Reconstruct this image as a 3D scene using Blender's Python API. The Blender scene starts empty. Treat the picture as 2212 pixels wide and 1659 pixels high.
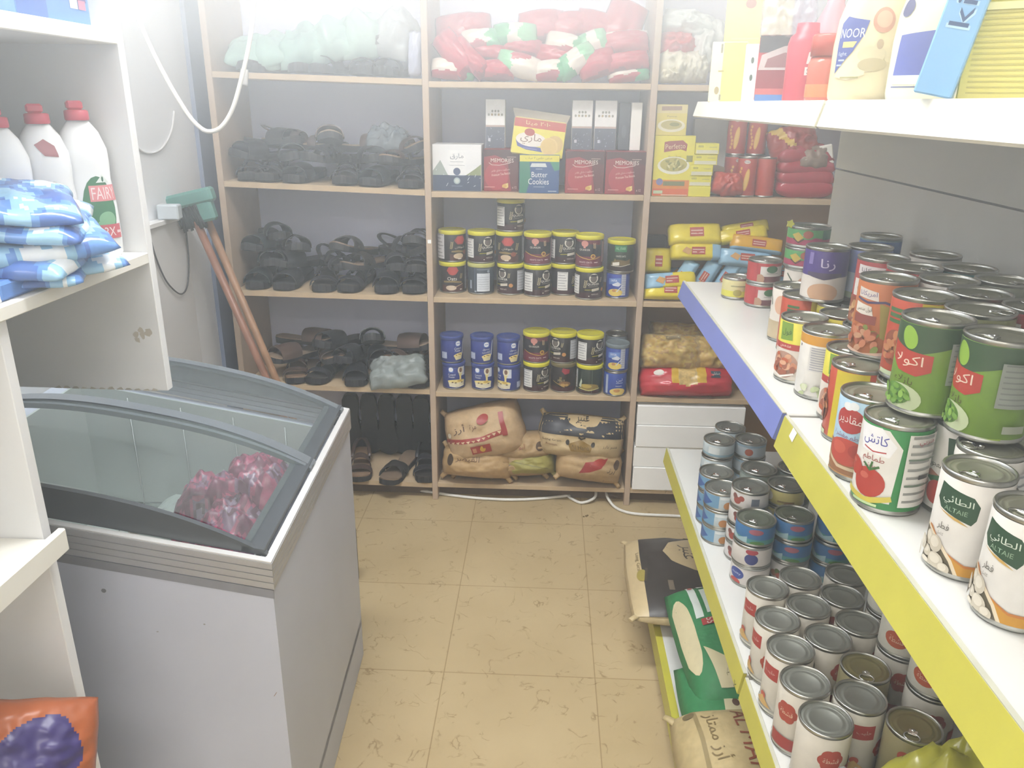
import bpy, math, random
from mathutils import Vector, Matrix, noise, geometry
PI = math.pi
R = random.Random(11)
SC = bpy.context.scene
COL = SC.collection

# ------------------------------------------------------------------ camera
F_PX, PITCH, ROLL, YAW, CAM_H = 1698.1, 0.34329, 0.01199, -0.04046, 1.427
CX, CY = 1106.0, 829.5
FWD = Vector((math.sin(YAW) * math.cos(PITCH), math.cos(YAW) * math.cos(PITCH), -math.sin(PITCH)))
_r = Vector((math.cos(YAW), -math.sin(YAW), 0.0))
_u = _r.cross(FWD)
RIGHT = _r * math.cos(ROLL) + _u * math.sin(ROLL)
UP = -_r * math.sin(ROLL) + _u * math.cos(ROLL)
EYE = Vector((0, 0, CAM_H))

def make_camera():
    cd = bpy.data.cameras.new('camera')
    cd.sensor_fit = 'HORIZONTAL'
    cd.sensor_width = 36.0
    cd.lens = F_PX / 2212.0 * 36.0
    cd.clip_start = 0.02
    o = bpy.data.objects.new('camera', cd)
    m = Matrix((RIGHT, UP, -FWD)).transposed().to_4x4()
    m.translation = EYE
    o.matrix_world = m
    COL.objects.link(o)
    SC.camera = o

def ray(u, v):
    return RIGHT * ((u - CX) / F_PX) - UP * ((v - CY) / F_PX) + FWD
def atz(u, v, z):
    d = ray(u, v); return EYE + d * ((z - CAM_H) / d.z)
def aty(u, v, y):
    d = ray(u, v); return EYE + d * (y / d.y)
def atx(u, v, x):
    d = ray(u, v); return EYE + d * (x / d.x)

# ------------------------------------------------------------------ materials
_mats = {}
def lin(c):
    c = c / 255.0
    return c / 12.92 if c <= 0.04045 else ((c + 0.055) / 1.055) ** 2.4
def hexrgb(h):
    return tuple(lin(int(h[i:i + 2], 16)) for i in (0, 2, 4))

def mat(h, rough=0.5, metal=0.0, vary=0.06, scale=40.0, bump=0.0, alpha=1.0, spec=0.5, name=None):
    """solid colour broken up by a noise texture; alpha < 1 lets part of the light straight through (clear film)"""
    key = (h, rough, metal, vary, scale, bump, alpha, spec)
    if key in _mats:
        return _mats[key]
    m = bpy.data.materials.new(name or 'surface_' + h)
    m.use_nodes = True
    nt = m.node_tree
    b = nt.nodes['Principled BSDF']
    b.inputs['Roughness'].default_value = rough
    b.inputs['Metallic'].default_value = metal
    b.inputs['Specular IOR Level'].default_value = spec
    rgb = hexrgb(h)
    n = nt.nodes.new('ShaderNodeTexNoise')
    n.inputs['Scale'].default_value = scale
    n.inputs['Detail'].default_value = 3
    tc = nt.nodes.new('ShaderNodeTexCoord')
    nt.links.new(tc.outputs['Object'], n.inputs['Vector'])
    rp = nt.nodes.new('ShaderNodeValToRGB')
    rp.color_ramp.elements[0].position = 0.3
    rp.color_ramp.elements[1].position = 0.7
    rp.color_ramp.elements[0].color = tuple(c * (1 - vary) for c in rgb) + (1,)
    rp.color_ramp.elements[1].color = tuple(min(1, c * (1 + vary)) for c in rgb) + (1,)
    nt.links.new(n.outputs['Fac'], rp.inputs['Fac'])
    nt.links.new(rp.outputs['Color'], b.inputs['Base Color'])
    if bump:
        bp = nt.nodes.new('ShaderNodeBump')
        bp.inputs['Strength'].default_value = bump
        bp.inputs['Distance'].default_value = 0.004
        nt.links.new(n.outputs['Fac'], bp.inputs['Height'])
        nt.links.new(bp.outputs['Normal'], b.inputs['Normal'])
    if alpha < 1:
        out = nt.nodes['Material Output']
        tr = nt.nodes.new('ShaderNodeBsdfTransparent')
        tr.inputs['Color'].default_value = tuple(0.5 + 0.5 * c for c in rgb) + (1,)
        mx = nt.nodes.new('ShaderNodeMixShader')
        mx.inputs['Fac'].default_value = alpha
        nt.links.new(tr.outputs[0], mx.inputs[1])
        nt.links.new(b.outputs[0], mx.inputs[2])
        nt.links.new(mx.outputs[0], out.inputs['Surface'])
    _mats[key] = m
    return m

def ink(h):          # printed paper / foil
    return mat(h, 0.42, 0, 0.04, 60)
def film(h, alpha=0.5, rough=0.18):
    return mat(h, rough, 0, 0.1, 18, 0.5, alpha)
def shiny(h, bump=0.35):   # plastic pouch foil
    return mat(h, 0.22, 0, 0.08, 25, bump)
def metal(h='b9b9b4', rough=0.3):
    return mat(h, rough, 1.0, 0.08, 30)

# ------------------------------------------------------------------ lettering
_AR = {}
def _seq(start, letters):
    c = start
    for l, n in letters:
        _AR[l] = [c + i for i in range(n)]
        c += n
_seq(0xFE80, [('ء', 1), ('آ', 2), ('أ', 2), ('ؤ', 2), ('إ', 2), ('ئ', 4), ('ا', 2), ('ب', 4), ('ة', 2), ('ت', 4), ('ث', 4), ('ج', 4), ('ح', 4), ('خ', 4),
              ('د', 2), ('ذ', 2), ('ر', 2), ('ز', 2), ('س', 4), ('ش', 4), ('ص', 4), ('ض', 4), ('ط', 4), ('ظ', 4), ('ع', 4), ('غ', 4), ('ف', 4), ('ق', 4),
              ('ك', 4), ('ل', 4), ('م', 4), ('ن', 4), ('ه', 4), ('و', 2), ('ى', 2), ('ي', 4)])
def arabic(s):
    if not any('\u0600' <= c <= '\u06ff' for c in s):
        return s
    out = []
    for w in s.split(' '):
        if w and w[0] in '٠١٢٣٤٥٦٧٨٩0123456789':
            out.append(w); continue
        res = []
        i = 0
        joined = False            # does the previous letter join forward?
        while i < len(w):
            c = w[i]
            if c == 'ل' and i + 1 < len(w) and w[i + 1] == 'ا':
                res.append(chr(0xFEFC if joined else 0xFEFB)); joined = False; i += 2; continue
            f = _AR.get(c)
            if not f:
                res.append(c); joined = False; i += 1; continue
            nxt = i + 1 < len(w) and w[i + 1] in _AR and w[i + 1] != 'ء'
            if len(f) == 4:
                k = (3 if nxt else 1) if joined else (2 if nxt else 0)
                joined = nxt
            elif len(f) == 2:
                k = 1 if joined else 0
                joined = False
            else:
                k = 0; joined = False
            res.append(chr(f[k])); i += 1
        out.append(''.join(reversed(res)))
    return ' '.join(reversed(out))

_txt = {}
def text_faces(s):
    """triangles of the written string, unit cap height, centred"""
    if s in _txt:
        return _txt[s]
    c = bpy.data.curves.new('lettering', 'FONT')
    c.body = arabic(s)
    c.resolution_u = 2
    o = bpy.data.objects.new('lettering', c)
    COL.objects.link(o)
    dg = bpy.context.evaluated_depsgraph_get()
    ev = o.evaluated_get(dg)
    m = ev.to_mesh()
    vs = [(v.co.x, v.co.y) for v in m.vertices]
    fs = [tuple(p.vertices) for p in m.polygons]
    ev.to_mesh_clear()
    bpy.data.objects.remove(o)
    bpy.data.curves.remove(c)
    x0 = min(v[0] for v in vs); x1 = max(v[0] for v in vs)
    y0 = min(v[1] for v in vs); y1 = max(v[1] for v in vs)
    cx, cy, h = (x0 + x1) / 2, (y0 + y1) / 2, (y1 - y0) or 1
    vs = [((x - cx) / h, (y - cy) / h) for x, y in vs]
    _txt[s] = (vs, fs, (x1 - x0) / h)
    return _txt[s]

# ------------------------------------------------------------------ mesh builder
def clip(poly, ax, lo, hi):
    for sgn, lim in ((1, lo), (-1, hi)):
        out = []
        n = len(poly)
        for i in range(n):
            a, b = poly[i], poly[(i + 1) % n]
            da, db = sgn * (a[ax] - lim), sgn * (b[ax] - lim)
            if da >= 0:
                out.append(a)
            if (da >= 0) != (db >= 0):
                t = da / (da - db)
                out.append((a[0] + (b[0] - a[0]) * t, a[1] + (b[1] - a[1]) * t))
        poly = out
        if len(poly) < 3:
            return []
    return poly

class MB:
    def __init__(s):
        s.v = []; s.f = []; s.m = []; s.sm = []; s.mats = []; s.layer = 0
    def mi(s, m):
        if m not in s.mats:
            s.mats.append(m)
        return s.mats.index(m)
    def face(s, idx, mi, smooth=False):
        s.f.append(tuple(idx)); s.m.append(mi); s.sm.append(smooth)
    def box(s, x0, y0, z0, x1, y1, z1, m, c=0.0, mtx=None):
        """box, edges chamfered by c"""
        mi = s.mi(m)
        b = len(s.v)
        P = []
        if c <= 0:
            P = [Vector((x, y, z)) for z in (z0, z1) for y in (y0, y1) for x in (x0, x1)]
            F = [(0, 2, 3, 1), (4, 5, 7, 6), (0, 1, 5, 4), (2, 6, 7, 3), (0, 4, 6, 2), (1, 3, 7, 5)]
        else:
            c = min(c, (x1 - x0) * .45, (y1 - y0) * .45, (z1 - z0) * .45)
            ctr = Vector(((x0 + x1) / 2, (y0 + y1) / 2, (z0 + z1) / 2))
            idx = {}
            for sx in (0, 1):
                for sy in (0, 1):
                    for sz in (0, 1):
                        co = (x1 if sx else x0, y1 if sy else y0, z1 if sz else z0)
                        for ax in range(3):
                            q = [co[i] + (0 if i == ax else (-c if (sx, sy, sz)[i] else c)) for i in range(3)]
                            idx[(sx, sy, sz, ax)] = len(P); P.append(Vector(q))
            F = []
            for ax in range(3):
                o1, o2 = [i for i in range(3) if i != ax]
                for sd in (0, 1):
                    q = []
                    for a, bb in ((0, 0), (1, 0), (1, 1), (0, 1)):
                        k = [0, 0, 0]; k[ax] = sd; k[o1] = a; k[o2] = bb
                        q.append(idx[(*k, ax)])
                    F.append(tuple(q))
                for a in (0, 1):
                    for bb in (0, 1):   # chamfer along axis ax
                        k0 = [0, 0, 0]; k0[o1] = a; k0[o2] = bb
                        k1 = list(k0); k1[ax] = 1
                        F.append((idx[(*k0, o1)], idx[(*k0, o2)], idx[(*k1, o2)], idx[(*k1, o1)]))
            for sx in (0, 1):
                for sy in (0, 1):
                    for sz in (0, 1):
                        F.append(tuple(idx[(sx, sy, sz, a)] for a in range(3)))
            FF = []
            for f in F:
                n = geometry.normal([P[i] for i in f]); m0 = sum((P[i] for i in f), Vector()) / len(f)
                FF.append(f if n.dot(m0 - ctr) > 0 else tuple(reversed(f)))
            F = FF
        for p in P:
            s.v.append(tuple(mtx @ p) if mtx else tuple(p))
        for f in F:
            s.face([b + i for i in f], mi)
        return s
    def lathe(s, prof, m, seg=40, sy=1.0, ox=0, oy=0, closed=True, smooth=True):
        mi = s.mi(m)
        rings = []
        for r, z in prof:
            if r < 1e-6:
                s.v.append((ox, oy, z)); rings.append([len(s.v) - 1])
            else:
                b = len(s.v)
                for k in range(seg):
                    a = 2 * PI * k / seg
                    s.v.append((ox + r * math.sin(a), oy - r * sy * math.cos(a), z))
                rings.append(list(range(b, b + seg)))
        for A, B in zip(rings, rings[1:]):
            for k in range(seg):
                k2 = (k + 1) % seg
                if len(A) == 1 and len(B) == 1:
                    continue
                if len(A) == 1:
                    s.face((A[0], B[k2], B[k]), mi, smooth)
                elif len(B) == 1:
                    s.face((A[k], A[k2], B[0]), mi, smooth)
                else:
                    s.face((A[k], A[k2], B[k2], B[k]), mi, smooth)
        return s
    def tube(s, pts, r, m, seg=8, flat=1.0, cap=True):
        mi = s.mi(m)
        pts = [Vector(p) for p in pts]
        n = len(pts)
        T = []
        for i in range(n):
            t = pts[min(i + 1, n - 1)] - pts[max(i - 1, 0)]
            T.append(t.normalized() if t.length > 1e-9 else Vector((0, 0, 1)))
        up = Vector((0, 0, 1)) if abs(T[0].z) < .9 else Vector((1, 0, 0))
        a = T[0].cross(up).normalized()
        rings = []
        for i in range(n):
            a = (a - T[i] * a.dot(T[i])).normalized()
            b2 = T[i].cross(a)
            rr = r[i] if isinstance(r, (list, tuple)) else r
            b = len(s.v)
            for k in range(seg):
                th = 2 * PI * k / seg
                s.v.append(tuple(pts[i] + a * (rr * math.cos(th)) + b2 * (rr * flat * math.sin(th))))
            rings.append(b)
        for A, B in zip(rings, rings[1:]):
            for k in range(seg):
                k2 = (k + 1) % seg
                s.face((A + k, A + k2, B + k2, B + k), mi, True)
        if cap:
            s.face([rings[0] + k for k in reversed(range(seg))], mi)
            s.face([rings[-1] + k for k in range(seg)], mi)
        return s
    def prism(s, poly, axis, a0, a1, m):
        """convex or concave outline (2D) extruded along an axis"""
        mi = s.mi(m)
        n = len(poly); b = len(s.v)
        def P(p, a):
            return {'x': (a, p[0], p[1]), 'y': (p[0], a, p[1]), 'z': (p[0], p[1], a)}[axis]
        for a in (a0, a1):
            for p in poly:
                s.v.append(P(p, a))
        s.face(list(range(b, b + n)), mi); s.face(list(reversed(range(b + n, b + 2 * n))), mi)
        for i in range(n):
            j = (i + 1) % n
            s.face((b + i, b + n + i, b + n + j, b + j), mi)
        return s
    def grid(s, fn, nu, nv, mf, smooth=True):
        """sheet fn(u,v), u,v in 0..1; mf(u,v) -> material"""
        b = len(s.v)
        for j in range(nv + 1):
            for i in range(nu + 1):
                s.v.append(tuple(fn(i / nu, j / nv)))
        for j in range(nv):
            for i in range(nu):
                a = b + j * (nu + 1) + i
                m = mf((i + .5) / nu, (j + .5) / nv) if callable(mf) else mf
                s.face((a, a + 1, a + nu + 2, a + nu + 1), s.mi(m), smooth)
        return s
    # printed artwork wrapped on a surface: surf(u, v, offset) -> xyz
    def art(s, surf, items, step=0.006, vstep=None, lim=None, d=0.00012, base=0.0002):
        for it in items:
            k = it[0]
            polys = []
            if k == 'r':
                _, u0, v0, u1, v1, h = it
                polys = [[(u0, v0), (u1, v0), (u1, v1), (u0, v1)]]
            elif k == 'e':
                _, cu, cv, ru, rv, h = it[:6]
                a0 = it[6] if len(it) > 6 else 0
                n = 20
                ca, sa = math.cos(a0), math.sin(a0)
                polys = [[(cu + ru * math.cos(2 * PI * i / n) * ca - rv * math.sin(2 * PI * i / n) * sa,
                           cv + ru * math.cos(2 * PI * i / n) * sa + rv * math.sin(2 * PI * i / n) * ca) for i in range(n)]]
            elif k == 'p':
                _, pts, h = it
                tri = geometry.tessellate_polygon([[Vector((p[0], p[1], 0)) for p in pts]])
                polys = []
                for t in tri:
                    q = [pts[i] for i in t]
                    ar = (q[1][0] - q[0][0]) * (q[2][1] - q[0][1]) - (q[2][0] - q[0][0]) * (q[1][1] - q[0][1])
                    polys.append(q if ar > 0 else q[::-1])
            elif k == 'l':           # thick stroke
                _, pts, w, h = it
                for a, bb in zip(pts, pts[1:]):
                    dx, dy = bb[0] - a[0], bb[1] - a[1]
                    L = math.hypot(dx, dy) or 1
                    nx, ny = -dy / L * w / 2, dx / L * w / 2
                    ex, ey = dx / L * w * .3, dy / L * w * .3
                    polys.append([(a[0] - nx - ex, a[1] - ny - ey), (bb[0] - nx + ex, bb[1] - ny + ey), (bb[0] + nx + ex, bb[1] + ny + ey), (a[0] + nx - ex, a[1] + ny - ey)])
            elif k == 't':
                _, st, cu, cv, hh, h = it[:6]
                o = it[6] if len(it) > 6 else {}
                vs, fs, w = text_faces(st)
                sx = o['w'] / w if 'w' in o else hh
                a0 = o.get('rot', 0)
                sl = o.get('slant', 0)
                ca, sa = math.cos(a0), math.sin(a0)
                for f in fs:
                    q = []
                    for i in f:
                        x = vs[i][0] * sx + vs[i][1] * hh * sl
                        y = vs[i][1] * hh
                        q.append((cu + x * ca - y * sa, cv + x * sa + y * ca))
                    polys.append(q)
            mi = s.mi(ink(h))
            off = base + d * s.layer
            s.layer += 1
            seen = {}
            def vid(p):
                key = (round(p[0], 5), round(p[1], 5))
                if key not in seen:
                    s.v.append(tuple(surf(p[0], p[1], off)))
                    seen[key] = len(s.v) - 1
                return seen[key]
            for q in polys:
                if lim:
                    q = clip(q, 1, lim[1], lim[3])
                    if q: q = clip(q, 0, lim[0], lim[2])
                    if len(q) < 3: continue
                cells = [q]
                for ax, st2 in ((0, step), (1, vstep)):
                    if not st2: continue
                    nxt = []
                    for c in cells:
                        lo = min(p[ax] for p in c); hi = max(p[ax] for p in c)
                        if hi - lo <= st2 * 1.01:
                            nxt.append(c); continue
                        k0, k1 = math.floor(lo / st2), math.ceil(hi / st2)
                        for kk in range(k0, k1):
                            cc = clip(c, ax, kk * st2, (kk + 1) * st2)
                            if len(cc) >= 3: nxt.append(cc)
                    cells = nxt
                for c in cells:
                    idx = []
                    for p in c:
                        i = vid(p)
                        if i not in idx: idx.append(i)
                    if len(idx) >= 3:
                        s.face(idx, mi, True)
        return s
    def build(s, name, parent=None, loc=None, rot=None):
        me = bpy.data.meshes.new(name)
        me.from_pydata(s.v, [], s.f)
        for m in s.mats:
            me.materials.append(m)
        me.polygons.foreach_set('material_index', s.m)
        me.polygons.foreach_set('use_smooth', s.sm)
        me.update()
        o = bpy.data.objects.new(name, me)
        COL.objects.link(o)
        if parent is not None: o.parent = parent
        if loc is not None: o.location = loc
        if rot is not None: o.rotation_euler = rot
        return o

# ------------------------------------------------------------------ things
def tag(o, label, cat, group=None, kind=None):
    if kind: o['kind'] = kind
    if label: o['label'] = label
    if cat: o['category'] = cat
    if group: o['group'] = group
    elif 'group' in o: del o['group']
    return o
def thing(name, label, cat, loc=(0, 0, 0), rot=(0, 0, 0), group=None):
    o = bpy.data.objects.new(name, None)
    o.empty_display_size = 0.05
    COL.objects.link(o)
    o.location = loc; o.rotation_euler = rot
    return tag(o, label, cat, group)
def struct(name, mb, label):
    o = mb.build(name)
    o['kind'] = 'structure'; o['label'] = label; o['category'] = name.split('_')[0]
    return o
def copy_tree(o, parent=None):
    c = o.copy(); COL.objects.link(c)
    if parent is not None: c.parent = parent
    for ch in list(o.children):
        copy_tree(ch, c)
    return c
class Proto:
    """one model of a kind: the first place() uses the model itself, later ones copy it with its parts"""
    def __init__(s, make):
        s.make = make; s.o = None
    def place(s, loc, rot=(0, 0, 0), label='', cat='', group=None):
        if s.o is None:
            o = s.o = s.make()
        else:
            o = copy_tree(s.o)
        o.location = loc
        o.rotation_euler = rot if isinstance(rot, (tuple, list)) else (0, 0, rot)
        tag(o, label, cat, group)
        return o
def settle(o, zmin=None, xr=None, yr=None, zmax=None):
    """let a thing rest on its board and stay between the uprights"""
    lo = [1e9] * 3; hi = [-1e9] * 3
    def walk(q, M):
        if q.type == 'MESH':
            for v in q.data.vertices:
                w = M @ v.co
                for i in range(3):
                    if w[i] < lo[i]: lo[i] = w[i]
                    if w[i] > hi[i]: hi[i] = w[i]
        for c in q.children:
            walk(c, M @ Matrix.LocRotScale(c.location, c.rotation_euler, c.scale))
    walk(o, Matrix.LocRotScale(o.location, o.rotation_euler, o.scale))
    d = Vector((0, 0, 0))
    for ax, r in ((0, xr), (1, yr)):
        if r:
            if lo[ax] < r[0]: d[ax] = r[0] - lo[ax]
            elif hi[ax] > r[1]: d[ax] = r[1] - hi[ax]
    if zmin is not None and lo[2] < zmin: d[2] = zmin - lo[2]
    elif zmax is not None and hi[2] > zmax: d[2] = max(zmax - hi[2], (zmin if zmin is not None else -1e9) - lo[2])
    o.location = o.location + d
    return o
def face_eye(x, y, extra=0):
    return math.atan2(-x, y) + math.radians(extra)

# soft closed bags -------------------------------------------------
class Pillow:
    def __init__(s, w, l, t, seed=0, lump=0.15, flat=0.35, k=2.6, pinch=0.06, freq=3.0, bend=0.0, crimp=0.0):
        s.w, s.l, s.t, s.seed, s.lump, s.flat, s.k, s.pinch, s.freq, s.bend, s.crimp = w, l, t, seed, lump, flat, k, pinch, freq, bend, crimp
    def p(s, u, v):
        a = max(0, 1 - abs(u) ** s.k); b = max(0, 1 - abs(v) ** s.k)
        return math.sqrt(a * b) if s.crimp <= 0 else math.sqrt(a) * min(1, b / .5) ** .7
    def nz(s, u, v, q=0):
        return noise.noise(Vector((u * s.freq + s.seed * 7.3, v * s.freq - s.seed * 3.1, q + s.seed))) + .5 * noise.noise(Vector((u * s.freq * 2.3 + s.seed, v * s.freq * 2.3, q + 9.7)))
    def co(s, u, v, side, off=0):
        p = s.p(u, v)
        x = s.w / 2 * u * (1 - s.pinch * v * v) ; y = s.l / 2 * v * (1 - s.pinch * u * u)
        if side > 0:
            z = s.t * p * (1 + s.lump * s.nz(u, v)) + off
        else:
            z = -s.flat * s.t * p * (1 + s.lump * s.nz(u, v, 5))
        x += s.lump * .12 * s.w * noise.noise(Vector((v * 2.1, s.seed, u))) ; y += s.lump * .12 * s.l * noise.noise(Vector((u * 2.1, v, s.seed + 4)))
        z += s.flat * s.t + s.bend * (x * x + y * y)
        return (x, y, z)
    def surf(s, x, y, off):
        return s.co(max(-1, min(1, 2 * x / s.w)), max(-1, min(1, 2 * y / s.l)), 1, off)
    def mesh(s, mb, mf, nu=24, nv=20):
        b = len(mb.v)
        top = {}; bot = {}
        for j in range(nv + 1):
            for i in range(nu + 1):
                u, v = 2 * i / nu - 1, 2 * j / nv - 1
                mb.v.append(s.co(u, v, 1)); top[i, j] = len(mb.v) - 1
        for j in range(nv + 1):
            for i in range(nu + 1):
                if i in (0, nu) or j in (0, nv):
                    bot[i, j] = top[i, j]
                else:
                    mb.v.append(s.co(2 * i / nu - 1, 2 * j / nv - 1, -1)); bot[i, j] = len(mb.v) - 1
        for j in range(nv):
            for i in range(nu):
                m = mf(2 * (i + .5) / nu - 1, 2 * (j + .5) / nv - 1) if callable(mf) else mf
                mi = mb.mi(m)
                mb.face((top[i, j], top[i + 1, j], top[i + 1, j + 1], top[i, j + 1]), mi, True)
                mb.face((bot[i, j + 1], bot[i + 1, j + 1], bot[i + 1, j], bot[i, j]), mi, True)
        return mb

def plane_surf(o, U, V):
    o, U, V = Vector(o), Vector(U), Vector(V)
    N = U.cross(V)
    return lambda u, v, off: o + U * u + V * v + N * off
def can_surf(r, sy=1.0):
    return lambda u, v, off: ((r + off) * math.sin(u / r), -(r + off) * sy * math.cos(u / r), v)
def prof_surf(prof, sy, rm):
    def rad(z):
        for (r0, z0), (r1, z1) in zip(prof, prof[1:]):
            if min(z0, z1) <= z <= max(z0, z1) and z1 != z0:
                return r0 + (r1 - r0) * (z - z0) / (z1 - z0)
        return prof[-1][0]
    return lambda u, v, off: ((rad(v) + off) * math.sin(u / rm), -(rad(v) * sy + off) * math.cos(u / rm), v)
# ================================================================== setting
YF = 2.66            # front plane of the wooden shelving
YB = 2.97
XG, XP = 0.355, 0.70  # gondola: shelf front edge, back panel
GY = (2.01, 1.085, 0.16, -0.5)
Z_MID, Z_LOW, Z_TOP, Z_BASE = 1.0, 0.53, 1.433, 0.12
XL = -0.65           # left shelving front edge

BAY = ((-1.080, -.4065), (-.3835, .3185), (.3415, 1.063))
WHITE = mat('e9e9ea', 0.5, 0, 0.02, 8)
WOOD = mat('c1aa8a', 0.55, 0, 0.10, 14, 0.05)
WOODSIDE = mat('b9a48f', 0.55, 0, 0.08, 9)

def floor_material():
    m = bpy.data.materials.new('marble_floor_tiles')
    m.use_nodes = True
    nt = m.node_tree; L = nt.links.new
    b = nt.nodes['Principled BSDF']
    tc = nt.nodes.new('ShaderNodeTexCoord')
    mp = nt.nodes.new('ShaderNodeMapping')
    mp.inputs['Location'].default_value = (0.2405, -2.502 + 0.4 * 10, 0)
    L(tc.outputs['Object'], mp.inputs['Vector'])
    br = nt.nodes.new('ShaderNodeTexBrick')
    br.offset = 0.0; br.squash = 1.0
    br.inputs['Scale'].default_value = 1.0
    br.inputs['Brick Width'].default_value = 0.4
    br.inputs['Row Height'].default_value = 0.4
    br.inputs['Mortar Size'].default_value = 0.0016
    br.inputs['Mortar Smooth'].default_value = 0.3
    br.inputs['Color1'].default_value = (*hexrgb('bfab86'), 1)
    br.inputs['Color2'].default_value = (*hexrgb('baa680'), 1)
    br.inputs['Mortar'].default_value = (*hexrgb('a08a66'), 1)
    L(mp.outputs[0], br.inputs['Vector'])
    # fine brown veins
    n1 = nt.nodes.new('ShaderNodeTexNoise'); n1.inputs['Scale'].default_value = 13; n1.inputs['Detail'].default_value = 5
    n1.inputs['Distortion'].default_value = 0.6
    L(tc.outputs['Object'], n1.inputs['Vector'])
    r1 = nt.nodes.new('ShaderNodeValToRGB')
    e = r1.color_ramp.elements
    e[0].position = 0.478; e[0].color = (0, 0, 0, 1); e[1].position = 0.492; e[1].color = (1, 1, 1, 1)
    x = e.new(0.506); x.color = (0, 0, 0, 1)
    L(n1.outputs['Fac'], r1.inputs['Fac'])
    n2 = nt.nodes.new('ShaderNodeTexNoise'); n2.inputs['Scale'].default_value = 21; n2.inputs['Detail'].default_value = 2
    L(tc.outputs['Object'], n2.inputs['Vector'])
    r2 = nt.nodes.new('ShaderNodeValToRGB')
    r2.color_ramp.elements[0].position = 0.47; r2.color_ramp.elements[1].position = 0.60
    L(n2.outputs['Fac'], r2.inputs['Fac'])
    mu = nt.nodes.new('ShaderNodeMath'); mu.operation = 'MULTIPLY'
    L(r1.outputs['Color'], mu.inputs[0]); L(r2.outputs['Color'], mu.inputs[1])
    mu2 = nt.nodes.new('ShaderNodeMath'); mu2.operation = 'MULTIPLY'; mu2.inputs[1].default_value = 0.62
    L(mu.outputs[0], mu2.inputs[0])
    mx = nt.nodes.new('ShaderNodeMix'); mx.data_type = 'RGBA'
    L(mu2.outputs[0], mx.inputs['Factor']); L(br.outputs['Color'], mx.inputs['A'])
    mx.inputs['B'].default_value = (*hexrgb('7d6440'), 1)
    n3 = nt.nodes.new('ShaderNodeTexNoise'); n3.inputs['Scale'].default_value = 3.2; n3.inputs['Detail'].default_value = 4
    L(tc.outputs['Object'], n3.inputs['Vector'])
    mx2 = nt.nodes.new('ShaderNodeMix'); mx2.data_type = 'RGBA'; mx2.blend_type = 'MULTIPLY'
    r3 = nt.nodes.new('ShaderNodeValToRGB')
    r3.color_ramp.elements[0].position = 0.3; r3.color_ramp.elements[0].color = (0.86, 0.84, 0.80, 1)
    r3.color_ramp.elements[1].position = 0.7; r3.color_ramp.elements[1].color = (1, 1, 1, 1)
    L(n3.outputs['Fac'], r3.inputs['Fac'])
    mx2.inputs['Factor'].default_value = 1
    L(mx.outputs['Result'], mx2.inputs['A']); L(r3.outputs['Color'], mx2.inputs['B'])
    L(mx2.outputs['Result'], b.inputs['Base Color'])
    b.inputs['Roughness'].default_value = 0.38
    b.inputs['Specular IOR Level'].default_value = 0.3
    return m

def room():
    pw = mat('eceef2', 0.8, 0, 0.02, 5)
    struct('floor', MB().box(-1.3, -1.7, -0.1, 1.75, 3.12, 0.0, floor_material()), 'cream veined floor tiles with thin brown joints')
    struct('wall_left', MB().box(-1.3, -1.7, 0, -1.2, 3.12, 2.75, pw), 'plain white plastered wall behind the freezer')
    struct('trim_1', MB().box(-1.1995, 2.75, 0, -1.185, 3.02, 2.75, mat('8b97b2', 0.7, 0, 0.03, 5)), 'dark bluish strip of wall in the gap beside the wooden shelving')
    struct('wall_back', MB().box(-1.2, 3.02, 0, 1.65, 3.12, 2.75, mat('8d93a6', 0.8, 0, 0.03, 5)), 'bluish wall behind the wooden shelving')
    struct('wall_right', MB().box(1.65, -1.7, 0, 1.75, 3.12, 2.75, pw), 'white wall behind the metal gondola')
    struct('wall_front', MB().box(-1.2, -1.7, 0, 1.65, -1.6, 2.75, pw), 'white wall behind the viewer')
    struct('ceiling', MB().box(-1.3, -1.7, 2.75, 1.75, 3.12, 2.85, mat('f2f2f0', 0.8, 0, 0.02, 5)), 'white ceiling above the aisle')

# ------------------------------------------------------------------ wooden shelving on the back wall
XPOST = (-1.092, -0.395, 0.330, 1.075)
ZS_LEFT = ((1.512, 1.496), (1.170, 1.151), (0.798, 0.790), (0.452, 0.445), (0.078, 0.068))
ZS_MID = (1.489, 1.146, 0.7875, 0.4375, 0.071)
ZS_RIGHT = (1.487, 1.142, 0.7875, 0.4375, 0.071)
def zl(k, x):
    a, b = ZS_LEFT[k]
    return a + (b - a) * (x - XPOST[0]) / (XPOST[1] - XPOST[0])

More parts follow.
